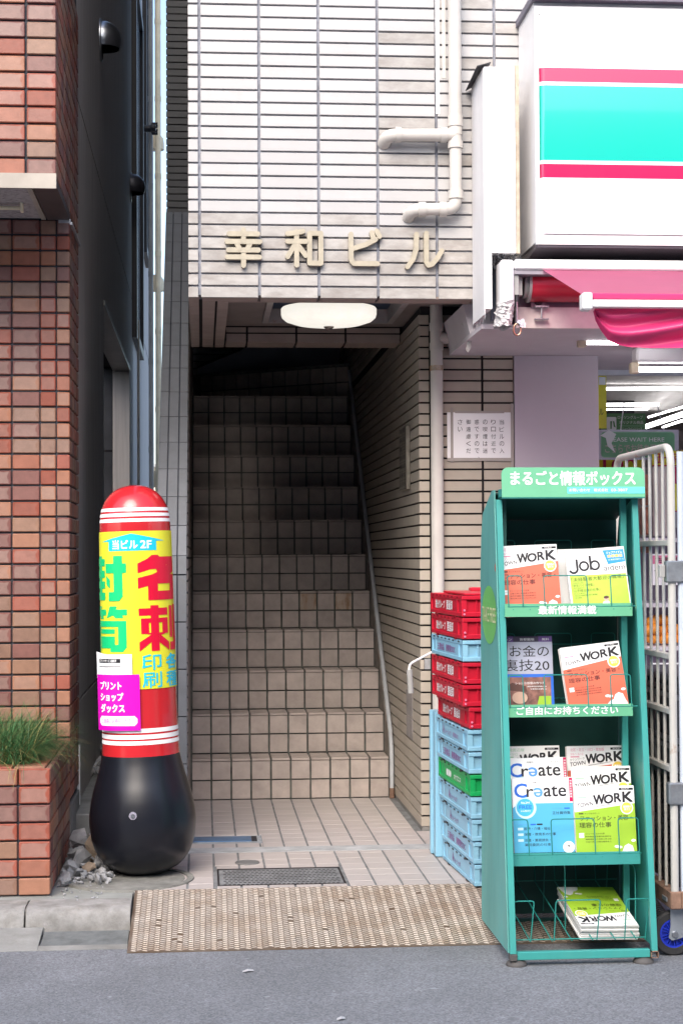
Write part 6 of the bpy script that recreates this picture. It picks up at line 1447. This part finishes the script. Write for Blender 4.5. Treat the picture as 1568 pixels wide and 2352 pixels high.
# dark crates standing in the cage, pierced with a diamond lattice
def lattice_crate(x0, y0, z0, w_, d_, h_, lb, diamonds, mat):
    t = thing('lattice_crate', lb, 'crate', (x0, y0, z0), group='dark crates in the roll cage')
    obj('body', MB().box(x0+.012, x0+w_, y0+.012, y0+d_, z0, z0+h_-.002), M('crate_inner_%d' % int(z0*1000), (.09,.095,.12) if diamonds else (.05,.05,.06), rough=.6), t)
    f = MB()
    for fx in (0,): f.box(x0, x0+.012, y0, y0+d_, z0, z0+.018).box(x0, x0+.012, y0, y0+d_, z0+h_-.022, z0+h_-.004)
    f.box(x0, x0+w_, y0-.001, y0+.012, z0, z0+.02).box(x0, x0+w_, y0-.001, y0+.012, z0+h_-.024, z0+h_-.004)
    if diamonds:
        n = 9
        for i in range(-3, n):
            for sgn in (1, -1):
                ya, yb = (i/n*d_, (i+2.6)/n*d_) if sgn > 0 else ((i+2.6)/n*d_, i/n*d_)
                p0 = Vector((x0+.004, y0+ya, z0+.016)); p1 = Vector((x0+.004, y0+yb, z0+h_-.02))
                lo, hi = y0+.004, y0+d_-.004
                def clip(p, q):
                    pts_ = []
                    for a_, b2 in ((p, q),):
                        t0, t1 = 0, 1; dy = b2.y-a_.y
                        for bound, s_ in ((lo, 1), (hi, -1)):
                            if dy == 0: continue
                            tt = (bound-a_.y)/dy
                            if s_*dy > 0: t0 = max(t0, tt)
                            else: t1 = min(t1, tt)
                        return (a_+(b2-a_)*t0, a_+(b2-a_)*t1) if t1 > t0+.02 else None
                c_ = clip(p0, p1)
                if c_: f.bar(c_[0], c_[1], .007, .008, (1,0,0))
    else:
        for i in range(5): f.box(x0+.002, x0+.011, y0+.05+i*.12, y0+.07+i*.12, z0+.02, z0+h_-.025)
    obj('lattice' if diamonds else 'frame', f, mat, t)
m_ck = M('crate_black', (.025,.025,.03), rough=.45); m_cg = M('crate_dark_grey', (.14,.14,.15), rough=.5)
zz0 = .14
for k, (h_, dm, lb) in enumerate(((.20,True,'black crate with diamond lattice side, bottom of the cage load'),(.20,True,'black crate with diamond lattice side, second in the cage'),(.10,False,'flat dark grey crate lying on the lattice crates'),(.18,False,'dark grey ribbed crate, topmost large one in the cage'),(.06,False,'shallow black tray on top of the cage load'))):
    lattice_crate(1.685, 6.05, zz0, .5, .70, h_, lb, dm, m_ck if dm or k == 4 else m_cg); zz0 += h_+.003

# building across the street, behind the photographer: added unseen to shade the entrance, shows in the gloss
ob = thing('added_opposite_building', 'plain unseen building added across the street to shade the entrance', 'building', (0, -5, 0))
obj('wall', MB().box(-14, 14, -8, -6, ZS-.05, 6.6), M('opposite_wall', (.36,.34,.32), rough=.8), ob)
for i in range(-6, 7):
    for j in range(2): obj('window', MB().box(i*2-.7, i*2+.7, -6.0, -5.98, 1.0+j*3.1, 2.8+j*3.1), M_purp2, ob)

bpy.data.objects.remove(_fo)
